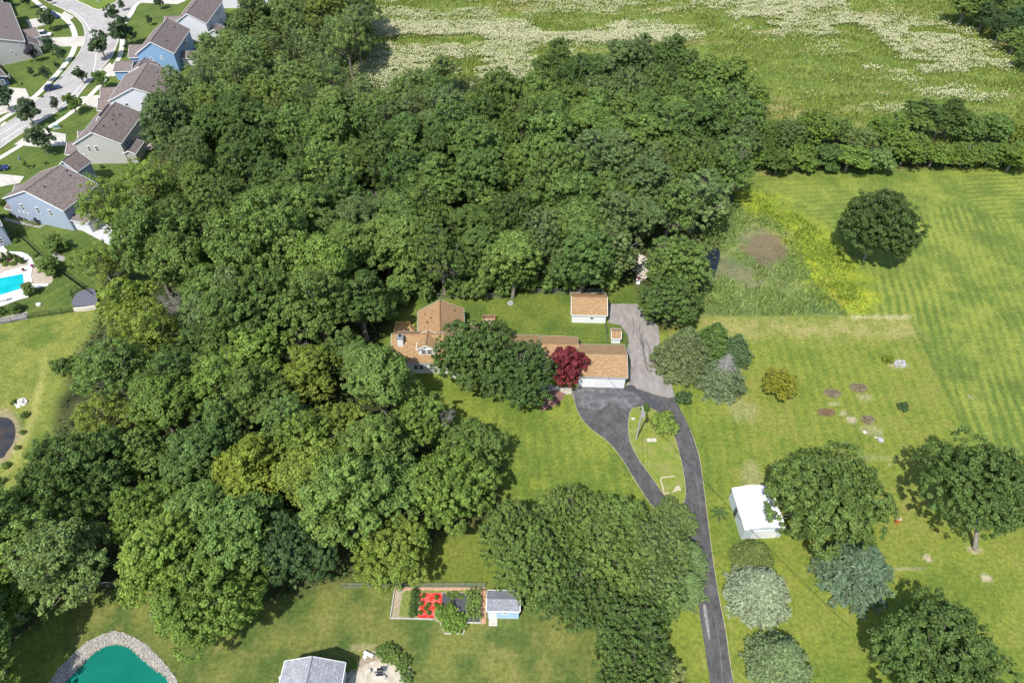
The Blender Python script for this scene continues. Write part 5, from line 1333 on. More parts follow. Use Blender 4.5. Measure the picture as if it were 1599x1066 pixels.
# ------------------------------------------------------------------ fences, vehicles, street furniture, garden things
def fence(name, px, h, label, cat='fence', post_d=2.4, m=BLACK, rails=(0.15, .95), pick=.12, mesh=None, pr=.05, rr_=.035, group=None):
    wp = [P(*p) for p in px]
    root = empty(name, wp[0], label, cat, group=group)
    o = wp[0]
    for a, b in zip(wp[:-1], wp[1:]):
        L = (b - a).length; n = max(1, round(L / post_d)); pk = MB(); rl = MB()
        for i in range(n + (1 if b is wp[-1] else 0)):
            p = a.lerp(b, i / n) - o
            mb = MB(); mb.tube((p.x, p.y, 0), (p.x, p.y, h * 1.04), pr, pr, 6); mb.build('post', m, root)
        A = a - o; B = b - o
        for f in rails: rl.tube((A.x, A.y, h * f), (B.x, B.y, h * f), rr_, rr_, 5)
        rl.build('rail', m, root)
        if pick:
            k = int(L / pick)
            for i in range(1, k):
                p = A.lerp(B, i / k); pk.tube((p.x, p.y, h * .08), (p.x, p.y, h), .016, .016, 3, cap=False)
            pk.build('pickets', m, root)
        if mesh:
            k = int(L / .22); mm = MB(); d = (B - A).normalized()
            for i in range(k + 1):
                p = A + d * (i * .22)
                for sg in (-1, 1):
                    q = p + d * h * sg
                    t0, t1 = 0, 1
                    s0 = (p - A).dot(d); s1 = s0 + h * sg
                    if s1 < 0: t1 = s0 / (s0 - s1)
                    if s1 > L: t1 = (L - s0) / (s1 - s0)
                    q = p + (q - p) * t1
                    mm.tube((p.x, p.y, .03), (q.x, q.y, .03 + (h - .06) * t1), .008, .008, 3, cap=False)
            mm.build('wire_mesh', mesh, root)
    return root
fence('metal_fence', [(29, 367), (45, 383), (75, 411), (110, 437), (148, 465)], 1.5, 'long black metal fence running down from the blue-grey house to the wood')
fence('metal_fence', [(29, 367), (54, 352), (62, 351)], 1.5, 'short black fence between the long fence and the blue-grey house')
fence('metal_fence', [(29, 367), (15, 375), (4, 378)], 1.5, 'short black fence between the long fence and the pool terrace')
fence('metal_fence', [(-8, 507), (20, 503), (44, 497), (80, 492), (116, 487)], 1.3, 'black metal fence along the bottom of the pool lawn')
fence('metal_fence', [(114, 466), (115, 460), (122, 454), (134, 449)], 1.4, 'curved black fence round the sunken patio')
fence('chain_link_fence', [(535, 917), (580, 917), (620, 917), (757, 917)], 1.3, 'chain-link fence along the back of the vegetable garden', m=GALV, rails=(.04, 1.0), pick=None, mesh=GALV, rr_=.03, post_d=3)
fence('chain_link_fence', [(683, 466), (740, 466), (784, 465.5)], 1.3, 'chain-link fence behind the back wing of the house', m=GALV, rails=(1.0,), pick=None, mesh=GALV, rr_=.03, post_d=3)
fence('chain_link_fence', [(834, 458.5), (880, 458.5), (940, 458.5), (943, 466)], 1.3, 'chain-link fence behind the white single garage', m=GALV, rails=(1.0,), pick=None, mesh=GALV, rr_=.03, post_d=3)
fence('wire_fence', [(944.8, 509), (946.5, 522), (948.8, 545)], 1.3, 'dark wire fence between the single garage and the house', m=plain('green_wire', (.05, .10, .09), .6), rails=(1.0, .5), pick=None, rr_=.03, post_d=3)
fence('wire_fence', [(128, 914), (180, 915), (238, 916)], 1.3, 'wire fence under the trees above the pond', m=GALV, rails=(1.0,), pick=None, mesh=GALV, rr_=.03, post_d=3)

# sunken dark patio with its pale block wall
pt = P(134, 480)
root = empty('retaining_wall', pt, 'pale block retaining wall holding the dark rounded patio', 'wall')
STONEW = noise_mat('pale_block', (0.50, 0.46, 0.38), (0.66, 0.62, 0.53), 1.5, .9, stretch=(1, 1, 5))
mb = MB(); ribbon_mesh(mb, [P(*p) - pt for p in [(117, 486), (134, 485), (152, 482)]], .35, 0, .9); mb.build('block_face', STONEW, root)
mb = MB(); wpt = [P(*p) - pt for p in smooth_px([(118, 481), (117, 472), (123, 463), (134, 458), (150, 457), (153, 480)], True, 4)]
mb.poly([(p.x, p.y, .92) for p in wpt]); 
for i in range(len(wpt)):
    a, b = wpt[i], wpt[(i + 1) % len(wpt)]; mb.poly([(a.x, a.y, 0), (b.x, b.y, 0), (b.x, b.y, .92), (a.x, a.y, .92)])
mb.build('patio_deck', plain('dark_slate', (.12, .125, .15), .7, var=.2), root)

# vehicles
def car(px, py, rz, paint, label, cat='car', van=False):
    p = P(px, py)
    root = empty('parked_car', (p.x, p.y, 0), label, cat, rz)
    L, W, hb_, ht = (2.55, .98, .95, 1.95) if van else (2.3, .92, .85, 1.62)
    bm = bmesh.new()
    prof = [(-L, .35), (-L, hb_ * .85), (-L * .9, hb_), (L * .45, hb_), (L * .93, hb_ * .78), (L, hb_ * .6), (L, .35)]
    vs = [[bm.verts.new((x, s * W * (.94 if z > .8 or abs(x) > L * .95 else 1), z)) for x, z in prof] for s in (-1, 1)]
    bm.faces.new(vs[0]); bm.faces.new(vs[1][::-1])
    for i in range(len(prof)):
        j = (i + 1) % len(prof); bm.faces.new([vs[0][i], vs[1][i], vs[1][j], vs[0][j]])
    bmesh.ops.recalc_face_normals(bm, faces=bm.faces)
    bmesh.ops.bevel(bm, geom=list(bm.edges), offset=.06, segments=2, affect='EDGES')
    me = bpy.data.meshes.new('body'); bm.to_mesh(me); bm.free(); me.materials.append(paint)
    o = bpy.data.objects.new('body', me); COL.objects.link(o); o.parent = root
    x0, x1, x2, x3 = (-L * .93, -L * .85, L * .3, L * .55) if van else (-L * .88, -L * .62, L * .08, L * .42)
    mb = MB()
    b0 = [(x0, -W * .9, hb_), (x3, -W * .9, hb_), (x3, W * .9, hb_), (x0, W * .9, hb_)]
    t0 = [(x1, -W * .74, ht - .06), (x2, -W * .74, ht - .06), (x2, W * .74, ht - .06), (x1, W * .74, ht - .06)]
    for i in range(4): mb.poly([b0[i], b0[(i + 1) % 4], t0[(i + 1) % 4], t0[i]])
    mb.build('windows', GLASS, root)
    mb = MB(); mb.box(x1 - .03, x2 + .03, -W * .76, W * .76, ht - .07, ht); mb.build('roof', paint, root)
    for sx in (-1, 1):
        for sy in (-1, 1):
            mb = MB(); mb.tube((sx * L * .62, sy * (W - .2), .33), (sx * L * .62, sy * (W + .02), .33), .33, .33, 14); wv = mb.build('wheel', RUBBER, root)
            mb = MB(); mb.tube((sx * L * .62, sy * (W + .02), .33), (sx * L * .62, sy * (W + .035), .33), .2, .2, 10); mb.build('rim', GALV, wv)
    for sy in (-1, 1):
        mb = MB(); mb.box(L - .02, L + .03, sy * W * .75 - .16, sy * W * .75 + .16, .55, .7); mb.build('headlight', TRIM, root)
    return root
NAVY = plain('navy_paint', (.015, .03, .12), .25, spec=.6, var=.05); CWHITE = plain('white_car_paint', (.78, .78, .78), .25, spec=.6, var=.02)
car(83, 140, math.radians(40), NAVY, 'dark blue car parked on the suburban street')
car(69, 57, math.radians(12), CWHITE, 'white car on the driveway of the pale grey house', van=True)
car(86, 27, math.radians(-35), NAVY, 'dark car half hidden by the tree between the left driveways')
car(-1, 266, math.radians(20), NAVY, 'dark blue car cut off by the left edge above the blue-grey house')
# basketball hoop, transformer boxes
def hoop(px, py, rz, label):
    p = P(px, py); root = empty('basketball_hoop', (p.x, p.y, 0), label, 'basketball hoop', rz)
    mb = MB(); mb.tube((0, 0, 0), (0, 0, 2.6), .08, .06, 8); mb.tube((0, 0, 2.6), (.9, 0, 3.2), .06, .05, 8); mb.build('pole', BLACK, root)
    mb = MB(); mb.box(.9, .95, -.85, .85, 2.8, 3.9); mb.build('backboard', plain('board', (.55, .58, .6), .4), root)
    mb = MB()
    for i in range(12):
        a, b = math.pi * 2 * i / 12, math.pi * 2 * (i + 1) / 12
        mb.tube((1.25 + .23 * math.cos(a), .23 * math.sin(a), 3.05), (1.25 + .23 * math.cos(b), .23 * math.sin(b), 3.05), .02, .02, 5)
    mb.build('rim', plain('orange', (.5, .12, .03)), root)
hoop(29, 135, math.radians(200), 'basketball hoop beside the dark blue porch house')
hoop(47, 265, math.radians(200), 'basketball hoop above the blue-grey house driveway')
def utility_box(px, py, label, s=1.0):
    p = P(px, py); root = empty('utility_box', (p.x, p.y, 0), label, 'utility box', math.radians(30))
    mb = MB(); mb.box(-.6 * s, .6 * s, -.5 * s, .5 * s, .1, .95 * s); mb.build('cabinet', plain('utility_green', (.16, .30, .24), .6), root)
    mb = MB(); mb.box(-.64 * s, .64 * s, -.54 * s, .54 * s, .95 * s, 1.02 * s); mb.build('lid', plain('utility_lid', (.42, .52, .46), .6), root)
    mb = MB(); mb.box(-.8 * s, .8 * s, -.7 * s, .7 * s, 0, .1); mb.build('pad', CONC, root)
utility_box(89, 200, 'green utility box on the lawn above the grey house', 1.1)
utility_box(154, 2, 'small utility box on the grass island', .8)
# deck of the grey house
p = P(229, 232); root = empty('deck', (p.x, p.y, 0), 'white-railed wooden deck behind the grey house', 'deck', math.radians(-52))
DECKW = noise_mat('deck_boards', (.20, .15, .12), (.32, .25, .20), 3, .9)
mb = MB(); mb.box(-2.2, 2.2, -1.6, 1.6, .5, .62); mb.build('platform', DECKW, root)
mb = MB()
for x in (-2.15, 0, 2.15):
    for y_ in (-1.55, 1.55): mb.box(x - .07, x + .07, y_ - .07, y_ + .07, .62, 1.6)
mb.box(-2.15, 2.15, -1.6, -1.5, 1.5, 1.6); mb.box(-2.15, 2.15, 1.5, 1.6, 1.5, 1.6); mb.box(2.1, 2.2, -1.49, 1.49, 1.5, 1.6)
mb.build('railing', TRIM, root)
# chairs and goods on the blue-grey house patio
sheet('patio', [(113, 345), (128, 335), (150, 340), (180, 352), (208, 345), (232, 330), (205, 375), (175, 385), (125, 358)], 0.03, plain('patio_paver', (.50, .50, .52), .8))
for i, (px, py, c, lb) in enumerate([(209, 304, (.25, .6, .6), 'pale turquoise patio umbrella showing through the locust'), (219, 311, (.55, .75, .75), 'second pale umbrella showing through the locust'), (226, 318, (.5, .06, .08), 'red patio umbrella showing through the locust')]):
    p = P(px, py + 8); root = empty('patio_umbrella', (p.x, p.y, 0), lb, 'umbrella')
    mb = MB(); mb.tube((0, 0, 0), (0, 0, 2.4), .03, .03, 6); mb.build('pole', GALV, root)
    mb = MB()
    for k in range(8):
        a, b = math.pi * k / 4, math.pi * (k + 1) / 4
        mb.poly([(0, 0, 2.6), (1.1 * math.cos(a), 1.1 * math.sin(a), 2.15), (1.1 * math.cos(b), 1.1 * math.sin(b), 2.15)])
        mb.poly([(0, 0, 2.57), (1.1 * math.cos(b), 1.1 * math.sin(b), 2.12), (1.1 * math.cos(a), 1.1 * math.sin(a), 2.12)])
    mb.build('canopy', plain('canvas_%d' % i, c, .8), root)

# utility pole and wires
p0_ = P(993, 686)
root = empty('utility_pole', (p0_.x, p0_.y, 0), 'tall wooden utility pole with grey transformer in the driveway island', 'utility pole')
POLEW = noise_mat('pole_wood', (.30, .28, .26), (.46, .44, .41), 3, .9, stretch=(6, 6, .4))
PH = 8.6
mb = MB(); mb.tube((0, 0, 0), (0, 0, PH), .17, .12, 10); mb.build('pole', POLEW, root)
mb = MB(); mb.tube((.32, -.05, PH - 2.2), (.32, -.05, PH - 1.2), .24, .24, 12); mb.tube((.32, -.05, PH - 1.2), (.32, -.05, PH - 1.12), .24, .1, 12); tr = mb.build('transformer', plain('transformer_grey', (.45, .46, .47), .5), root)
mb = MB(); mb.tube((.32, -.05, PH - 1.12), (.32, -.05, PH - .85), .05, .04, 6); mb.build('bushing', TRIM, tr)
mb = MB(); mb.box(-.1, .1, -.7, .7, PH - .45, PH - .33); mb.build('crossarm', POLEW, root)
mb = MB(); mb.tube((.16, 0, .3), (.14, 0, PH - .8), .035, .035, 6); mb.build('conduit', GALV, root)
def wire(a, b, sag, label, r=.018):
    root_ = MB(); n = 20; o = Vector((a[0], a[1], 0))
    pts = []
    for i in range(n + 1):
        t = i / n; q = Vector(a).lerp(Vector(b), t); q.z -= sag * 4 * t * (1 - t); pts.append(q - o)
    for p, q in zip(pts[:-1], pts[1:]): root_.tube(p, q, r, r, 4, cap=False)
    w_ = root_.build('overhead_wire', BLACK); w_.location = o; tag(w_, label, 'wire'); return w_
top = Vector((p0_.x, p0_.y, PH - .4))
wb = P(1300, 960); wire(top + Vector((0, -.6, 0)), (wb.x - 2.2, wb.y - 5.0, 8.4), .9, 'long wire running from the utility pole to the lower right', .025)
wb = P(1024, 900); wire(top + Vector((0, .6, -.1)), (wb.x - 3, wb.y - 5, 8.2), .7, 'wire running from the utility pole straight down the picture', .02)
wire(top + Vector((0, .3, -.8)), P(948, 589, 3.0), .3, 'service wire from the utility pole to the garage roof', .02)
# things in the island
STONE = noise_mat('pale_stone', (.42, .38, .32), (.62, .57, .50), 3, .9)
for px, py, lb in ((1013, 687, 'left of two pale paving squares in the island'), (1021, 687, 'right of two pale paving squares in the island')):
    p = P(px, py); mb = MB(); mb.box(-.4, .4, -.32, .32, 0, .1); mb.box(-.36, .36, -.28, .28, .1, .13); o = mb.build('paving_slab', STONE); o.location = p; tag(o, lb, 'paving slab')
p = P(988, 655); mb = MB(); mb.box(-.25, .25, -.12, .12, .25, .4); mb.box(-.06, .06, -.05, .05, 0, .25); mb.box(.1, .2, -.3, .12, .3, .38); o = mb.build('mailbox', TRIM); o.location = p; tag(o, 'small white post box on the grass left of the pole', 'post box')

# rocks, brush, debris
def rock(px, py, s, m, label, name='boulder', cat='rock', flat=.6, group=None):
    p = P(px, py); bm = bmesh.new(); bmesh.ops.create_icosphere(bm, subdivisions=2, radius=s)
    for v in bm.verts: v.co *= rnd.uniform(.8, 1.15); v.co.z *= flat
    me = bpy.data.meshes.new(name); bm.to_mesh(me); bm.free(); me.materials.append(m)
    o = bpy.data.objects.new(name, me); COL.objects.link(o); o.location = (p.x, p.y, s * flat * .6); o.rotation_euler.z = rnd.uniform(0, 6); tag(o, label, cat, group); return o
ROCKG = noise_mat('grey_rock', (.28, .28, .30), (.50, .49, .48), 3, .9); ROCKW = noise_mat('white_rock', (.62, .60, .56), (.80, .78, .74), 3, .9)
rock(1374, 687, .55, ROCKG, 'grey boulder on the right lawn below the brush piles'); rock(1350, 675, .28, ROCKW, 'small pale rock beside the lowest brush pile'); rock(1367, 683, .18, ROCKW, 'tiny white rock beside the grey boulder')
rock(61, 476, .55, ROCKW, 'pale boulder by the tree below the pool'); rock(570, 1025, .3, ROCKW, 'white stone in the bed beside the patio', name='stone')
def brush(px, py, rx, ry, label, m, n=230, h=1.1):
    p = P(px, py); mb = MB()
    for i in range(n):
        a = rnd.uniform(0, 6.28); rr = rnd.random() ** .5; x, y_ = math.cos(a) * rr * rx * .75, math.sin(a) * rr * ry * .75
        z = h * (1 - rr) * rnd.uniform(.2, 1) + .04; d = rnd.gauss(.2, .7); L = rnd.uniform(.35, 1.0) * rx * .6
        mb.tube((x - math.cos(d) * L, y_ - math.sin(d) * L * .8, max(.03, z + rnd.uniform(-.15, .15))), (x + math.cos(d) * L, y_ + math.sin(d) * L * .8, max(.03, z + rnd.uniform(-.15, .25))), rnd.uniform(.015, .05), .012, 4, cap=False)
    for i in range(60):
        a = rnd.uniform(0, 6.28); rr = rnd.random() ** .5; c = Vector((math.cos(a) * rr * rx, math.sin(a) * rr * ry, h * (1 - rr) * .6 + .05)); s = .14
        mb.poly([c + Vector((rnd.uniform(-s, s), rnd.uniform(-s, s), rnd.uniform(-.06, .06))) for _ in range(4)])
    o = mb.build('brush_pile', m); o.location = p; tag(o, label, 'brush pile', 'brush piles on the right lawn'); return o
BR1 = noise_mat('dry_branches', (.13, .10, .06), (.33, .28, .19), 2, .95); BR2 = noise_mat('red_brown_branches', (.13, .08, .045), (.26, .18, .11), 2, .95)
brush(1300, 615, 1.5, 1.1, 'upper left brush pile on the right lawn', BR1); brush(1341, 606, 1.5, 1.1, 'upper right brush pile with a long bent branch', BR1)
brush(1291, 644, 1.5, .9, 'lower left brush pile, reddest and flattest', BR2, h=.5); brush(1355, 656, 1.1, 1.1, 'lower right brush pile with grey sticks poking up', BR1)
p = P(1405, 568); mb = MB()
for i in range(46):
    a = rnd.uniform(0, 6.28); r_ = rnd.random() ** .5; c = Vector((math.cos(a) * r_ * 1.3, math.sin(a) * r_ * .9, 0)); s = rnd.uniform(.1, .3)
    mb.tube(c, c + Vector((rnd.uniform(-.1, .1), rnd.uniform(-.1, .1), s * 1.3)), s, s * .55, 6)
o = mb.build('stone_pile', ROCKG); o.location = p; tag(o, 'heap of grey field stones on the right lawn', 'stone pile')
p = P(32.5, 629); mb = MB()
for i in range(60):
    a = rnd.uniform(0, 6.28); r_ = rnd.random() ** .5; c = Vector((math.cos(a) * r_ * 1.1, math.sin(a) * r_ * 1.0, 0)); s = rnd.uniform(.1, .28)
    mb.tube(c, c + Vector((rnd.uniform(-.1, .1), rnd.uniform(-.1, .1), s * 1.3 + .3 * (1 - r_))), s, s * .5, 6)
o = mb.build('rock_heap', ROCKW); o.location = p; tag(o, 'heap of white rocks beside the left pond', 'rock heap')
# log heap and trailer in the trees
p = P(1003, 424); root = empty('log_pile', p, 'heap of pale cut logs in the gap among the trees', 'log pile')
LOGM = noise_mat('pale_log', (.42, .36, .30), (.68, .63, .56), 2, .9)
for i in range(60):
    a = rnd.gauss(1.2, .8); x, y_, z = rnd.uniform(-1.0, 1.0), rnd.uniform(-3.0, 4.2), rnd.uniform(.15, 1.2); L = rnd.uniform(.7, 1.4); r_ = rnd.uniform(.1, .22)
    mb = MB(); mb.tube((x - math.cos(a) * L, y_ - math.sin(a) * L, z), (x + math.cos(a) * L, y_ + math.sin(a) * L, z + rnd.uniform(-.1, .2)), r_, r_ * .9, 8); mb.build('log', LOGM, root)
p = P(996, 441); root = empty('utility_trailer', p, 'white trailer with a red panel below the log pile', 'trailer', math.radians(80))
mb = MB(); mb.box(-1.1, 1.1, -.42, .42, .4, .8); mb.build('body', CWHITE, root); mb = MB(); mb.box(.2, .8, -.35, .35, .8, .95); mb.build('cover', plain('red_panel', (.5, .03, .05)), root)
mb = MB(); mb.tube((-1.2, 0, .45), (-2.1, 0, .4), .05, .05, 6); mb.build('tow_bar', GALV, root)
for sy in (-1, 1): mb = MB(); mb.tube((0, sy * .44, .3), (0, sy * .58, .3), .3, .3, 12); mb.build('wheel', RUBBER, root)
# barrel, sapling
p = P(1400, 815); root = empty('barrel', p, 'rusty orange barrel with pale top on the right lawn', 'barrel')
mb = MB(); mb.tube((0, 0, 0), (0, 0, .35), .33, .36, 16, cap=False); mb.tube((0, 0, .35), (0, 0, .75), .36, .36, 16, cap=False); mb.tube((0, 0, .75), (0, 0, 1.05), .36, .33, 16); mb.build('drum', noise_mat('rusty_orange', (.30, .07, .02), (.50, .16, .05), 4, .8), root)
mb = MB(); mb.tube((0, 0, 1.05), (0, 0, 1.09), .35, .35, 16); mb.build('lid', plain('tan_lid', (.5, .38, .28)), root)
def sapling(px, py, label):
    p = P(px, py); root = empty('sapling', (p.x, p.y, 0), label, 'sapling')
    mb = MB(); mb.tube((0, 0, 0), (.05, .05, 2.2), .07, .03, 6); mb.build('stem', noise_mat('reddish_stem', (.25, .13, .08), (.4, .25, .17)), root)
    n = 500; a = rng.integers(0, 7, n) * .9; rr = rng.uniform(.1, 1.25, n)
    pos = np.stack([np.cos(a) * rr + rng.normal(0, .1, n), np.sin(a) * rr + rng.normal(0, .1, n), 2.4 - .35 * rr ** 2 + rng.normal(0, .08, n)], 1)
    q = quads_object('crown', sprays(pos, rng.normal(0, .5, (n, 3)) + np.array([0, 0, 1]), np.full(n, .14), np.full(n, .07)), rng.uniform(0, 1, (n, 2)), FOL, (.11, .18, .055), kind=None, parent=root)
sapling(1119, 812, 'thin young tree with drooping fronds between driveway and metal building')
# ------------------------------------------------------------------ vegetable garden
SOIL = noise_mat('garden_soil', (.28, .22, .15), (.44, .37, .28), 2, .95, c3=(.20, .24, .06), scale3=1, f3=.6); ORSOIL = noise_mat('clay_soil', (.38, .20, .11), (.52, .34, .22), 2, .95)
sheet('garden_soil', [(616, 918), (609, 966), (676, 966.8), (687, 972), (694, 989), (724, 989), (729.6, 971), (752, 973), (759, 972), (758.5, 917)], 0.02, SOIL)
sheet('garden_path', [(617, 916), (757, 916), (757, 921), (617, 921.5)], 0.03, ORSOIL, rough=.03)
sheet('garden_path', [(750, 921), (759, 921), (759, 974), (752, 974)], 0.03, ORSOIL, rough=.03)
sheet('garden_grass', [(629, 924), (644, 923), (640, 963), (622, 962)], 0.028, noise_mat('weedy_grass', (.10, .15, .03), (.22, .24, .06), 2.5, .95), rough=.06)
sheet('garden_grass', [(634, 921.8), (750, 921), (750, 924.5), (634, 925)], 0.032, noise_mat('weedy_grass', (.1, .1, .1), (.2, .2, .2)), rough=.06)
o = sheet('weed_fabric', [(691, 926), (750, 925), (750, 970), (728, 970), (690, 962), (689, 940)], 0.036, noise_mat('black_fabric', (.04, .042, .05), (.11, .11, .125), 3, .5, stretch=(6, 1, 1)), kind=None)
tag(o, 'black weed fabric covering the right of the vegetable garden', 'weed fabric')
RED = noise_mat('red_plastic', (.55, .018, .015), (.72, .04, .025), 3, .35, bump=.8, c3=(.75, .35, .30), scale3=2.2, f3=.5)
o = sheet('red_mulch_film', [(655, 925.5), (690, 925.5), (690, 951), (678, 953), (677, 966), (652, 963), (655, 950)], 0.040, RED, kind=None)
tag(o, 'bright red plastic mulch film in the vegetable garden', 'plastic film')
WOODB = noise_mat('grey_board', (.40, .37, .33), (.58, .55, .50), 3, .9)
for i, (a, b, lb) in enumerate([((616.5, 921), (609.5, 965.5), 'left edging board of the garden'), ((611, 965), (677, 967), 'front edging board of the garden'), ((688, 973), (694.5, 989), 'left edging board of the garden bump'), ((694.5, 989), (724, 989), 'front edging board of the garden bump'), ((724, 989), (730, 972), 'right edging board of the garden bump'), ((730, 972), (752, 973), 'short edging board right of the bump')]):
    A, B = P(*a), P(*b); mb = MB(); ribbon_mesh(mb, [Vector((0, 0, 0)), B - A], .12, 0, .28); o = mb.build('edging_board', WOODB); o.location = A; tag(o, lb, 'edging board')
# garden plants
def gplant(name, px, py, R, H, colr, label, seedv=0, group=None, cat='plant'):
    p = P(px, py); v = PROTO['shrub'][seedv % 2]
    root = empty(name, (p.x, p.y, 0), label, cat, rnd.uniform(0, 6.28), group)
    for nm, me in (('foliage', v[0]), ('stem', v[1])):
        o = bpy.data.objects.new(nm, me); COL.objects.link(o); o.parent = root; o.scale = (R / v[2], R / v[2], H / v[3]); o.color = (*colr, 1)
GP = [(661, 931), (682, 933), (658, 943), (669, 945), (681, 945), (656, 957), (670, 957), (665, 950)]
for i, (px, py) in enumerate(GP):
    gplant('vegetable_plant', px, py, .38, .6, jit((.16, .26, .06)), ['top left', 'top right', 'middle left', 'centre', 'middle right', 'bottom left', 'bottom right', 'lower centre'][i] + ' green plant growing through the red film', i, 'plants in the red film')
for i, py in enumerate([926, 934, 942, 950, 959]):
    gplant('vegetable_plant', 648.5 - i * .8, py, .68, .9, jit((.10, .18, .05)), ['top', 'second', 'third', 'fourth', 'bottom'][i] + ' dark plant in the column left of the red film', i, 'dark plants left of the film')
k = 0
for (px, py, R) in [(688, 957, .95), (697, 954, .9), (706, 957, .9), (697, 966, 1.0), (708, 968, 1.05), (719, 966, .95), (701, 978, 1.0), (712, 980, 1.1), (721, 976, .9), (690, 964, .7), (704, 947, .6)]:
    gplant('vegetable_bush', px, py, R, 1.1, jit((.20, .32, .06)), ['leftmost upper', 'second upper', 'third upper', 'left middle', 'centre', 'right middle', 'left lower', 'lower centre', 'right lower', 'far left', 'topmost'][k] + ' leafy bush in the bump of the vegetable garden', k, 'leafy bushes in the garden bump'); k += 1
def corn(px, py, label):
    p = P(px, py); root = empty('corn_plant', (p.x, p.y, 0), label, 'corn', group='corn at the right end of the garden')
    mb = MB(); mb.tube((0, 0, 0), (0, 0, 1.5), .03, .015, 5); mb.build('stem', noise_mat('corn_stalk', (.12, .18, .05), (.2, .26, .07)), root)
    qs = []
    for i in range(14):
        a = rnd.uniform(0, 6.28); z = rnd.uniform(.3, 1.4); L = rnd.uniform(.45, .8); pr = None
        for s in range(4):
            t0, t1 = s / 4, (s + 1) / 4; f = lambda t: np.array([math.cos(a) * L * t, math.sin(a) * L * t, z + .35 * math.sin(t * 2.9) - .25 * t * t])
            wd = lambda t: .06 * math.sin(min(3.1, .5 + t * 2.6)); sd = np.array([-math.sin(a), math.cos(a), 0])
            qs.append([f(t0) - sd * wd(t0), f(t0) + sd * wd(t0), f(t1) + sd * wd(t1), f(t1) - sd * wd(t1)])
    quads_object('leaves', np.array(qs), rng.uniform(0.2, 1, (len(qs), 2)), FOL, (.18, .27, .07), kind=None, parent=root)
k = 0
for i in range(3):
    for j in range(7):
        corn(732 + i * 7.5 + rnd.uniform(-1, 1), 928 + j * 6.4 + rnd.uniform(-1, 1), '%s corn plant in the %s row beside the black fabric' % (['top', 'second', 'third', 'middle', 'fifth', 'sixth', 'bottom'][j], ['left', 'middle', 'right'][i]))
for i, (px, py) in enumerate([(700, 929), (707, 933), (714, 929), (721, 932), (709, 926)]):
    gplant('vegetable_plant', px, py, .38, .4, jit((.18, .28, .06)), ['leftmost', 'lowest', 'middle', 'rightmost', 'highest'][i] + ' plant at the top of the black fabric', i, 'plants on the black fabric')
p = P(715, 951); mb = MB(); mb.box(-.22, .22, -.2, .2, .03, .18); mb.box(-.17, .17, -.15, .15, .18, .22); o = mb.build('paver_block', STONE); o.location = p; tag(o, 'single pale block weighing down the black fabric', 'block')
p = P(625, 920); root = empty('compost_bin', p, 'grey bin at the garden corner by the chain-link fence', 'bin')
mb = MB(); mb.tube((0, 0, 0), (0, 0, 1.0), .3, .36, 14); mb.build('bin_body', plain('grey_plastic', (.22, .25, .28), .5), root); mb = MB(); mb.tube((0, 0, 1.0), (0, 0, 1.1), .38, .3, 14); mb.build('lid', plain('grey_lid', (.28, .31, .34), .5), root)
# triangular planter
p = P(242, 958); root = empty('triangular_planter', p, 'small triangular timber-edged bed above the pond', 'planter')
T3 = [P(*q) - p for q in ((235.4, 963), (240.5, 948.5), (249, 963))]
mb = MB()
for a, b in zip(T3, T3[1:] + T3[:1]): ribbon_mesh(mb, [a, b], .14, 0, .3)
mb.build('timber_edge', noise_mat('pinkish_timber', (.45, .38, .32), (.62, .55, .48)), root)
mb = MB(); mb.poly([(t.x, t.y, .22) for t in T3]); mb.build('soil', plain('dark_soil', (.12, .09, .08), .95, var=.3), root)
# planter frame behind the house
p = P(763.5, 502); root = empty('wooden_frame', p, 'brown timber raised frame on the lawn behind the house', 'raised bed')
mb = MB()
for (x0, x1, y0, y1) in ((-1.3, 1.3, 1.0, 1.15), (-1.3, -1.15, -1.0, .99), (1.15, 1.3, -1.0, .99)): mb.box(x0, x1, y0, y1, 0, .8)
mb.build('timber', noise_mat('brown_timber', (.22, .12, .08), (.36, .22, .16)), root)
mb = MB(); mb.box(-1.14, 1.14, -1.0, .3, .5, .58); mb.build('seat_board', noise_mat('pinkish_board', (.40, .24, .17), (.5, .32, .24)), root)
# wood deck frame left of the house
p = P(630, 524, 0); root = empty('timber_deck', p, 'tan timber deck frame against the left end of the house', 'deck')
TANW = noise_mat('tan_timber', (.42, .28, .10), (.58, .42, .19), 3, .9)
mb = MB(); mb.box(-1.7, 1.9, -.2, 2.6, .35, .45); mb.build('platform', TANW, root)
mb = MB(); mb.box(-1.7, -1.55, -.2, 2.6, .45, 1.4); mb.box(-1.54, 1.2, 2.45, 2.6, .45, 1.4); mb.build('railing', TANW, root)
for i, (px, py) in enumerate([(634, 519), (645, 519)]):
    q = P(px, py, .45); mb = MB(); mb.box(-.3, .3, -.3, .3, .4, .5); mb.box(-.3, .3, .22, .3, .5, 1.0)
    for a in (-.26, .26):
        for b in (-.26, .26): mb.box(a - .03, a + .03, b - .03, b + .03, 0, .4)
    o = mb.build('deck_chair', noise_mat('brown_timber', (.2, .1, .1), (.3, .2, .2))); o.location = q; tag(o, ['left', 'right'][i] + ' brown chair on the timber deck', 'chair')
p = P(797, 474); mb = MB()
for i in range(9):
    a = i * .7; mb.tube((math.cos(a) * .45, math.sin(a) * .45, 0), (math.cos(a) * .42, math.sin(a) * .42, .3), .2, .16, 6)
mb.tube((-.3, 0, .1), (.3, .1, .3), .08, .06, 6); o = mb.build('fire_ring', ROCKG); o.location = p; tag(o, 'small stone fire ring on the back lawn', 'fire ring')
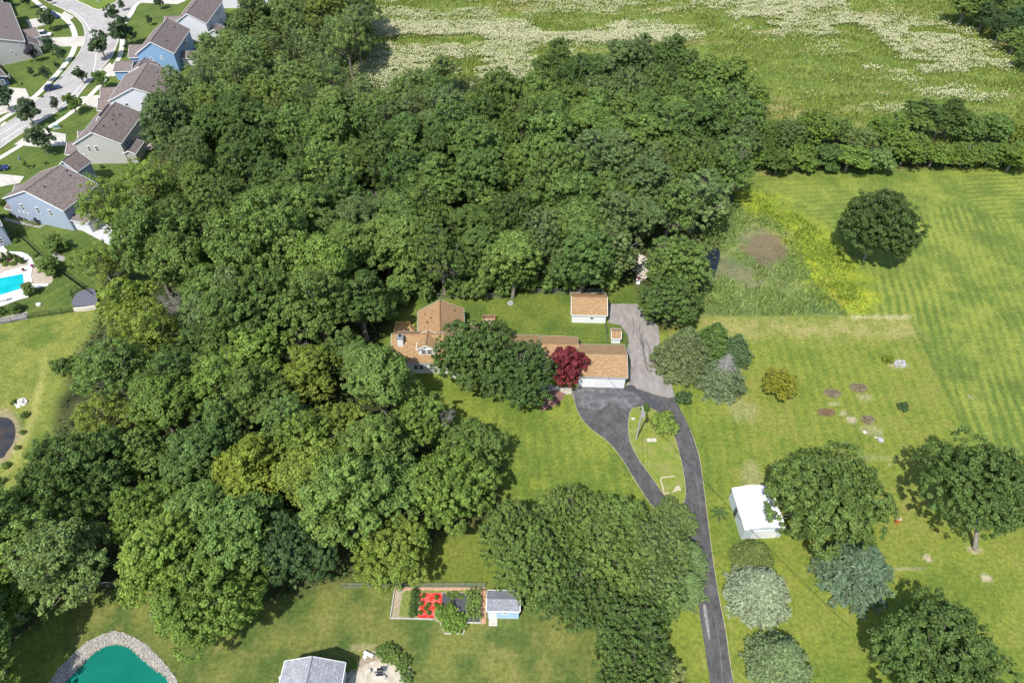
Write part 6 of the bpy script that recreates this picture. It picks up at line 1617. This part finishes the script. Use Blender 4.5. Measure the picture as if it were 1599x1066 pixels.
# patio at the bottom
sheet('garden_patio', [(544, 1120), (545, 1066), (547, 1060.6), (553, 1052), (561, 1044), (570, 1038), (579, 1033.5), (592.6, 1029.8), (604, 1032), (615, 1038), (625.6, 1047), (628, 1066), (630, 1120)], 0.05, noise_mat('patio_concrete', (.40, .36, .28), (.54, .49, .40), 1.2, .9, c3=(.30, .27, .20), scale3=.8), thick=.045, smooth=False)
sheet('mulch_bed', [(538, 1066), (545, 1050), (556, 1036), (572, 1022), (587, 1014), (600, 1014), (620, 1030), (640, 1040), (640, 1056), (628, 1066)], 0.02, noise_mat('bed_mulch', (.20, .16, .11), (.40, .34, .26), 3, .95), smooth=True)
for a, b in (((573, 1046), (569, 1070)), ((605, 1050), (601, 1070))): ribbon('patio_joint', [a, b], .09, .05, .056, plain('joint', (.62, .58, .5)), sub=1)
k = 0
for (px, py, R, c) in [(597, 1018, .95, G_MID), (606, 1014, .9, G_MID), (613, 1020, 1.0, G_MID), (604, 1026, .9, G_MID), (618, 1028, 1.0, G_MID), (626, 1034, 1.0, G_MID), (634, 1032, .8, G_MID), (628, 1042, .9, G_MID), (554, 1040, .55, G_BRI), (635, 1058, .95, G_OLI)]:
    gplant('patio_shrub', px, py, R, R * 1.1, jit(c), ['leftmost', 'topmost', 'upper middle', 'lower left', 'central', 'right-hand', 'far right', 'lowest', 'small bright separate', 'olive bottom'][k] + ' shrub of the bed round the garden patio', k, 'shrubs round the garden patio', 'shrub'); k += 1
p = P(595, 1050); root = empty('grill', p, 'black barbecue grill on a pale base on the garden patio', 'grill')
mb = MB(); mb.box(-.9, .7, -.7, .7, .05, .14); mb.build('base_slab', noise_mat('base_slab', (.58, .54, .46), (.68, .64, .56)), root)
mb = MB(); mb.tube((-.4, 0, .95), (.4, 0, .95), .3, .3, 12); mb.build('drum', BLACK, root)
mb = MB(); 
for a in (-.35, .35):
    for b in (-.2, .2): mb.tube((a, b, .14), (a, b * .6, .85), .03, .03, 5)
mb.tube((.3, 0, 1.2), (.3, 0, 1.8), .06, .06, 8); mb.build('legs', BLACK, root)
mb = MB(); mb.box(-.5, .45, -.6, -.35, .7, .74); mb.build('shelf', BLACK, root)
for i, (px, py) in enumerate([(577, 1049), (589, 1055), (584, 1054), (600, 1059)]):
    p = P(px, py); mb = MB(); mb.tube((0, 0, .05), (0, 0, .5), .2, .22, 10); mb.tube((0, 0, .5), (0, 0, .54), .26, .26, 10); o = mb.build('stool', STONE); o.location = p; tag(o, ['left', 'second right', 'middle', 'right lower'][i] + ' stone stool on the garden patio', 'stool')
p = P(576, 1022.5); mb = MB(); mb.box(-.7, .7, -.2, .2, .35, .45); mb.box(-.55, -.4, -.15, .15, 0, .35); mb.box(.4, .55, -.15, .15, 0, .35); o = mb.build('bench', TRIM); o.location = p; o.rotation_euler.z = -.4; tag(o, 'white bench in the bed beside the garden patio', 'bench')
# pool furniture
p = P(8, 470); root = empty('sun_lounger', p, 'grey sun lounger on the pool terrace', 'sun lounger', .3)
mb = MB(); mb.box(-.9, .5, -.32, .32, .32, .38); mb.build('seat', plain('sling_grey', (.4, .42, .42)), root); mb = MB(); mb.poly([(.5, -.32, .34), (.5, .32, .34), (1.0, .32, .8), (1.0, -.32, .8)]); mb.poly([(.5, -.32, .38), (1.0, -.32, .84), (1.0, .32, .84), (.5, .32, .38)]); mb.build('backrest', plain('sling_grey', (.4, .4, .4)), root)
for a in (-.8, .4):
    for b in (-.28, .28): mb = MB(); mb.tube((a, b, .12), (a, b, .33), .025, .025, 5); mb.build('leg', GALV, root)
for i, (px, py, c, lb) in enumerate([(52, 418, (.5, .03, .3), 'pink flowering potted plant on the pool terrace'), (38, 424, (.3, .05, .05), 'dark red potted plant at the pool edge')]):
    p = P(px, py); root = empty('potted_plant', (p.x, p.y, .12), lb, 'potted plant'); mb = MB(); mb.tube((0, 0, 0), (0, 0, .35), .16, .22, 10); mb.build('pot', plain('terracotta', (.3, .15, .1)), root)
    o = bpy.data.objects.new('foliage', PROTO['shrub'][0][0]); COL.objects.link(o); o.parent = root; o.scale = (.28, .28, .3); o.location = (0, 0, .3); o.color = (*c, 1)

# ------------------------------------------------------------------ labels of the wood's trees: landmark, tone and place
MARK = [((330, 60), 'by the upper houses'), ((470, 45), 'at the top edge'), ((300, 170), 'near the white suburban house'), ((420, 180), 'left of the flower meadow'), ((560, 170), 'below the flower meadow'), ((700, 220), 'in the upper middle'),
        ((900, 130), 'along the meadow'), ((1080, 130), 'along the meadow, right part'), ((1000, 220), 'in the upper right part'), ((850, 270), 'behind the back lawn'), ((1080, 300), 'beside the muddy hollow'), ((960, 370), 'near the log pile'),
        ((780, 400), 'above the back fence'), ((600, 300), 'in the centre'), ((450, 290), 'left of centre'), ((320, 260), 'near the grey house'), ((310, 380), 'near the blue-grey house'), ((620, 440), 'behind the back wing'), ((480, 480), 'left of the house'),
        ((330, 500), 'right of the left field'), ((380, 620), 'above the lower wood'), ((540, 680), 'below the house'), ((240, 640), 'beside the left field'), ((330, 770), 'in the lower wood'), ((500, 760), 'above the garden trees'), ((180, 850), 'above the pond'),
        ((60, 860), 'at the lower left edge'), ((60, 990), 'left of the teal pond'), ((600, 800), 'near the vegetable garden')]
TONE = ['dark green', 'mid green', 'grey-green', 'bright yellow-green']
FORM = {'wood': 'rounded', 'loose': 'loose-crowned', 'locust': 'feathery', 'fine': 'fine-leaved', 'scrub': 'low', 'oak': 'rounded'}
ORD = ['leftmost', 'second', 'third', 'fourth', 'fifth', 'sixth', 'seventh', 'eighth', 'ninth', 'tenth', 'eleventh', 'twelfth', 'thirteenth']
buckets = {}
bpy.context.view_layer.update()
for o in list(COL.objects):
    if o.parent is None and 'zone' in o:
        u, v = Q(o.location.x, o.location.y, o['h_est'] * .62)
        if o['zone'] == 'wood':
            m_ = min(MARK, key=lambda m: (m[0][0] - u) ** 2 + (m[0][1] - v) ** 2)[1] + ' of the wood' if False else min(MARK, key=lambda m: (m[0][0] - u) ** 2 + (m[0][1] - v) ** 2)[1]
            key = (TONE[o['cc']], FORM.get(o['kk'], 'rounded'), m_ + ' in the wood')
        else:
            key = (TONE[o['cc']], 'leafy', {'back': 'in the back of the right hedge', 'front': 'in the front of the right hedge', 'corner': 'in the top right corner wood'}[o['zone']])
            o['group'] = 'hedgerow and corner trees'
        buckets.setdefault(key, []).append((u, o))
for (tn, fm_, zn), L_ in buckets.items():
    L_.sort(key=lambda t: t[0])
    for i, (u, o) in enumerate(L_):
        zn = zn.replace(' the wood', ' wood') if False else zn
        o['label'] = ('%s %s tree %s' % (tn, fm_, zn)) if len(L_) == 1 else '%s from left of the %s %s trees %s' % (ORD[min(i, 12)], tn, fm_, zn.replace(' in the wood', '').replace('suburban ', '').replace('along the meadow, right part', 'by the right meadow'))
for o in COL.objects:
    for k in ('zone', 'cc', 'kk', 'tint', 'h_est', 'r_est'):
        if k in o: del o[k]
for o in COL.objects:
    if o.parent is None and 'label' in o:
        o['label'] = o['label'].replace('leftmost from left', 'leftmost')
        if len(o['label'].replace('-', ' ').split()) > 16: print('LONG', o['label'])
scene.cycles.max_bounces = 6
scene.cycles.transparent_max_bounces = 4
print('objects', len(COL.objects), 'tops', sum(1 for o in COL.objects if o.parent is None))
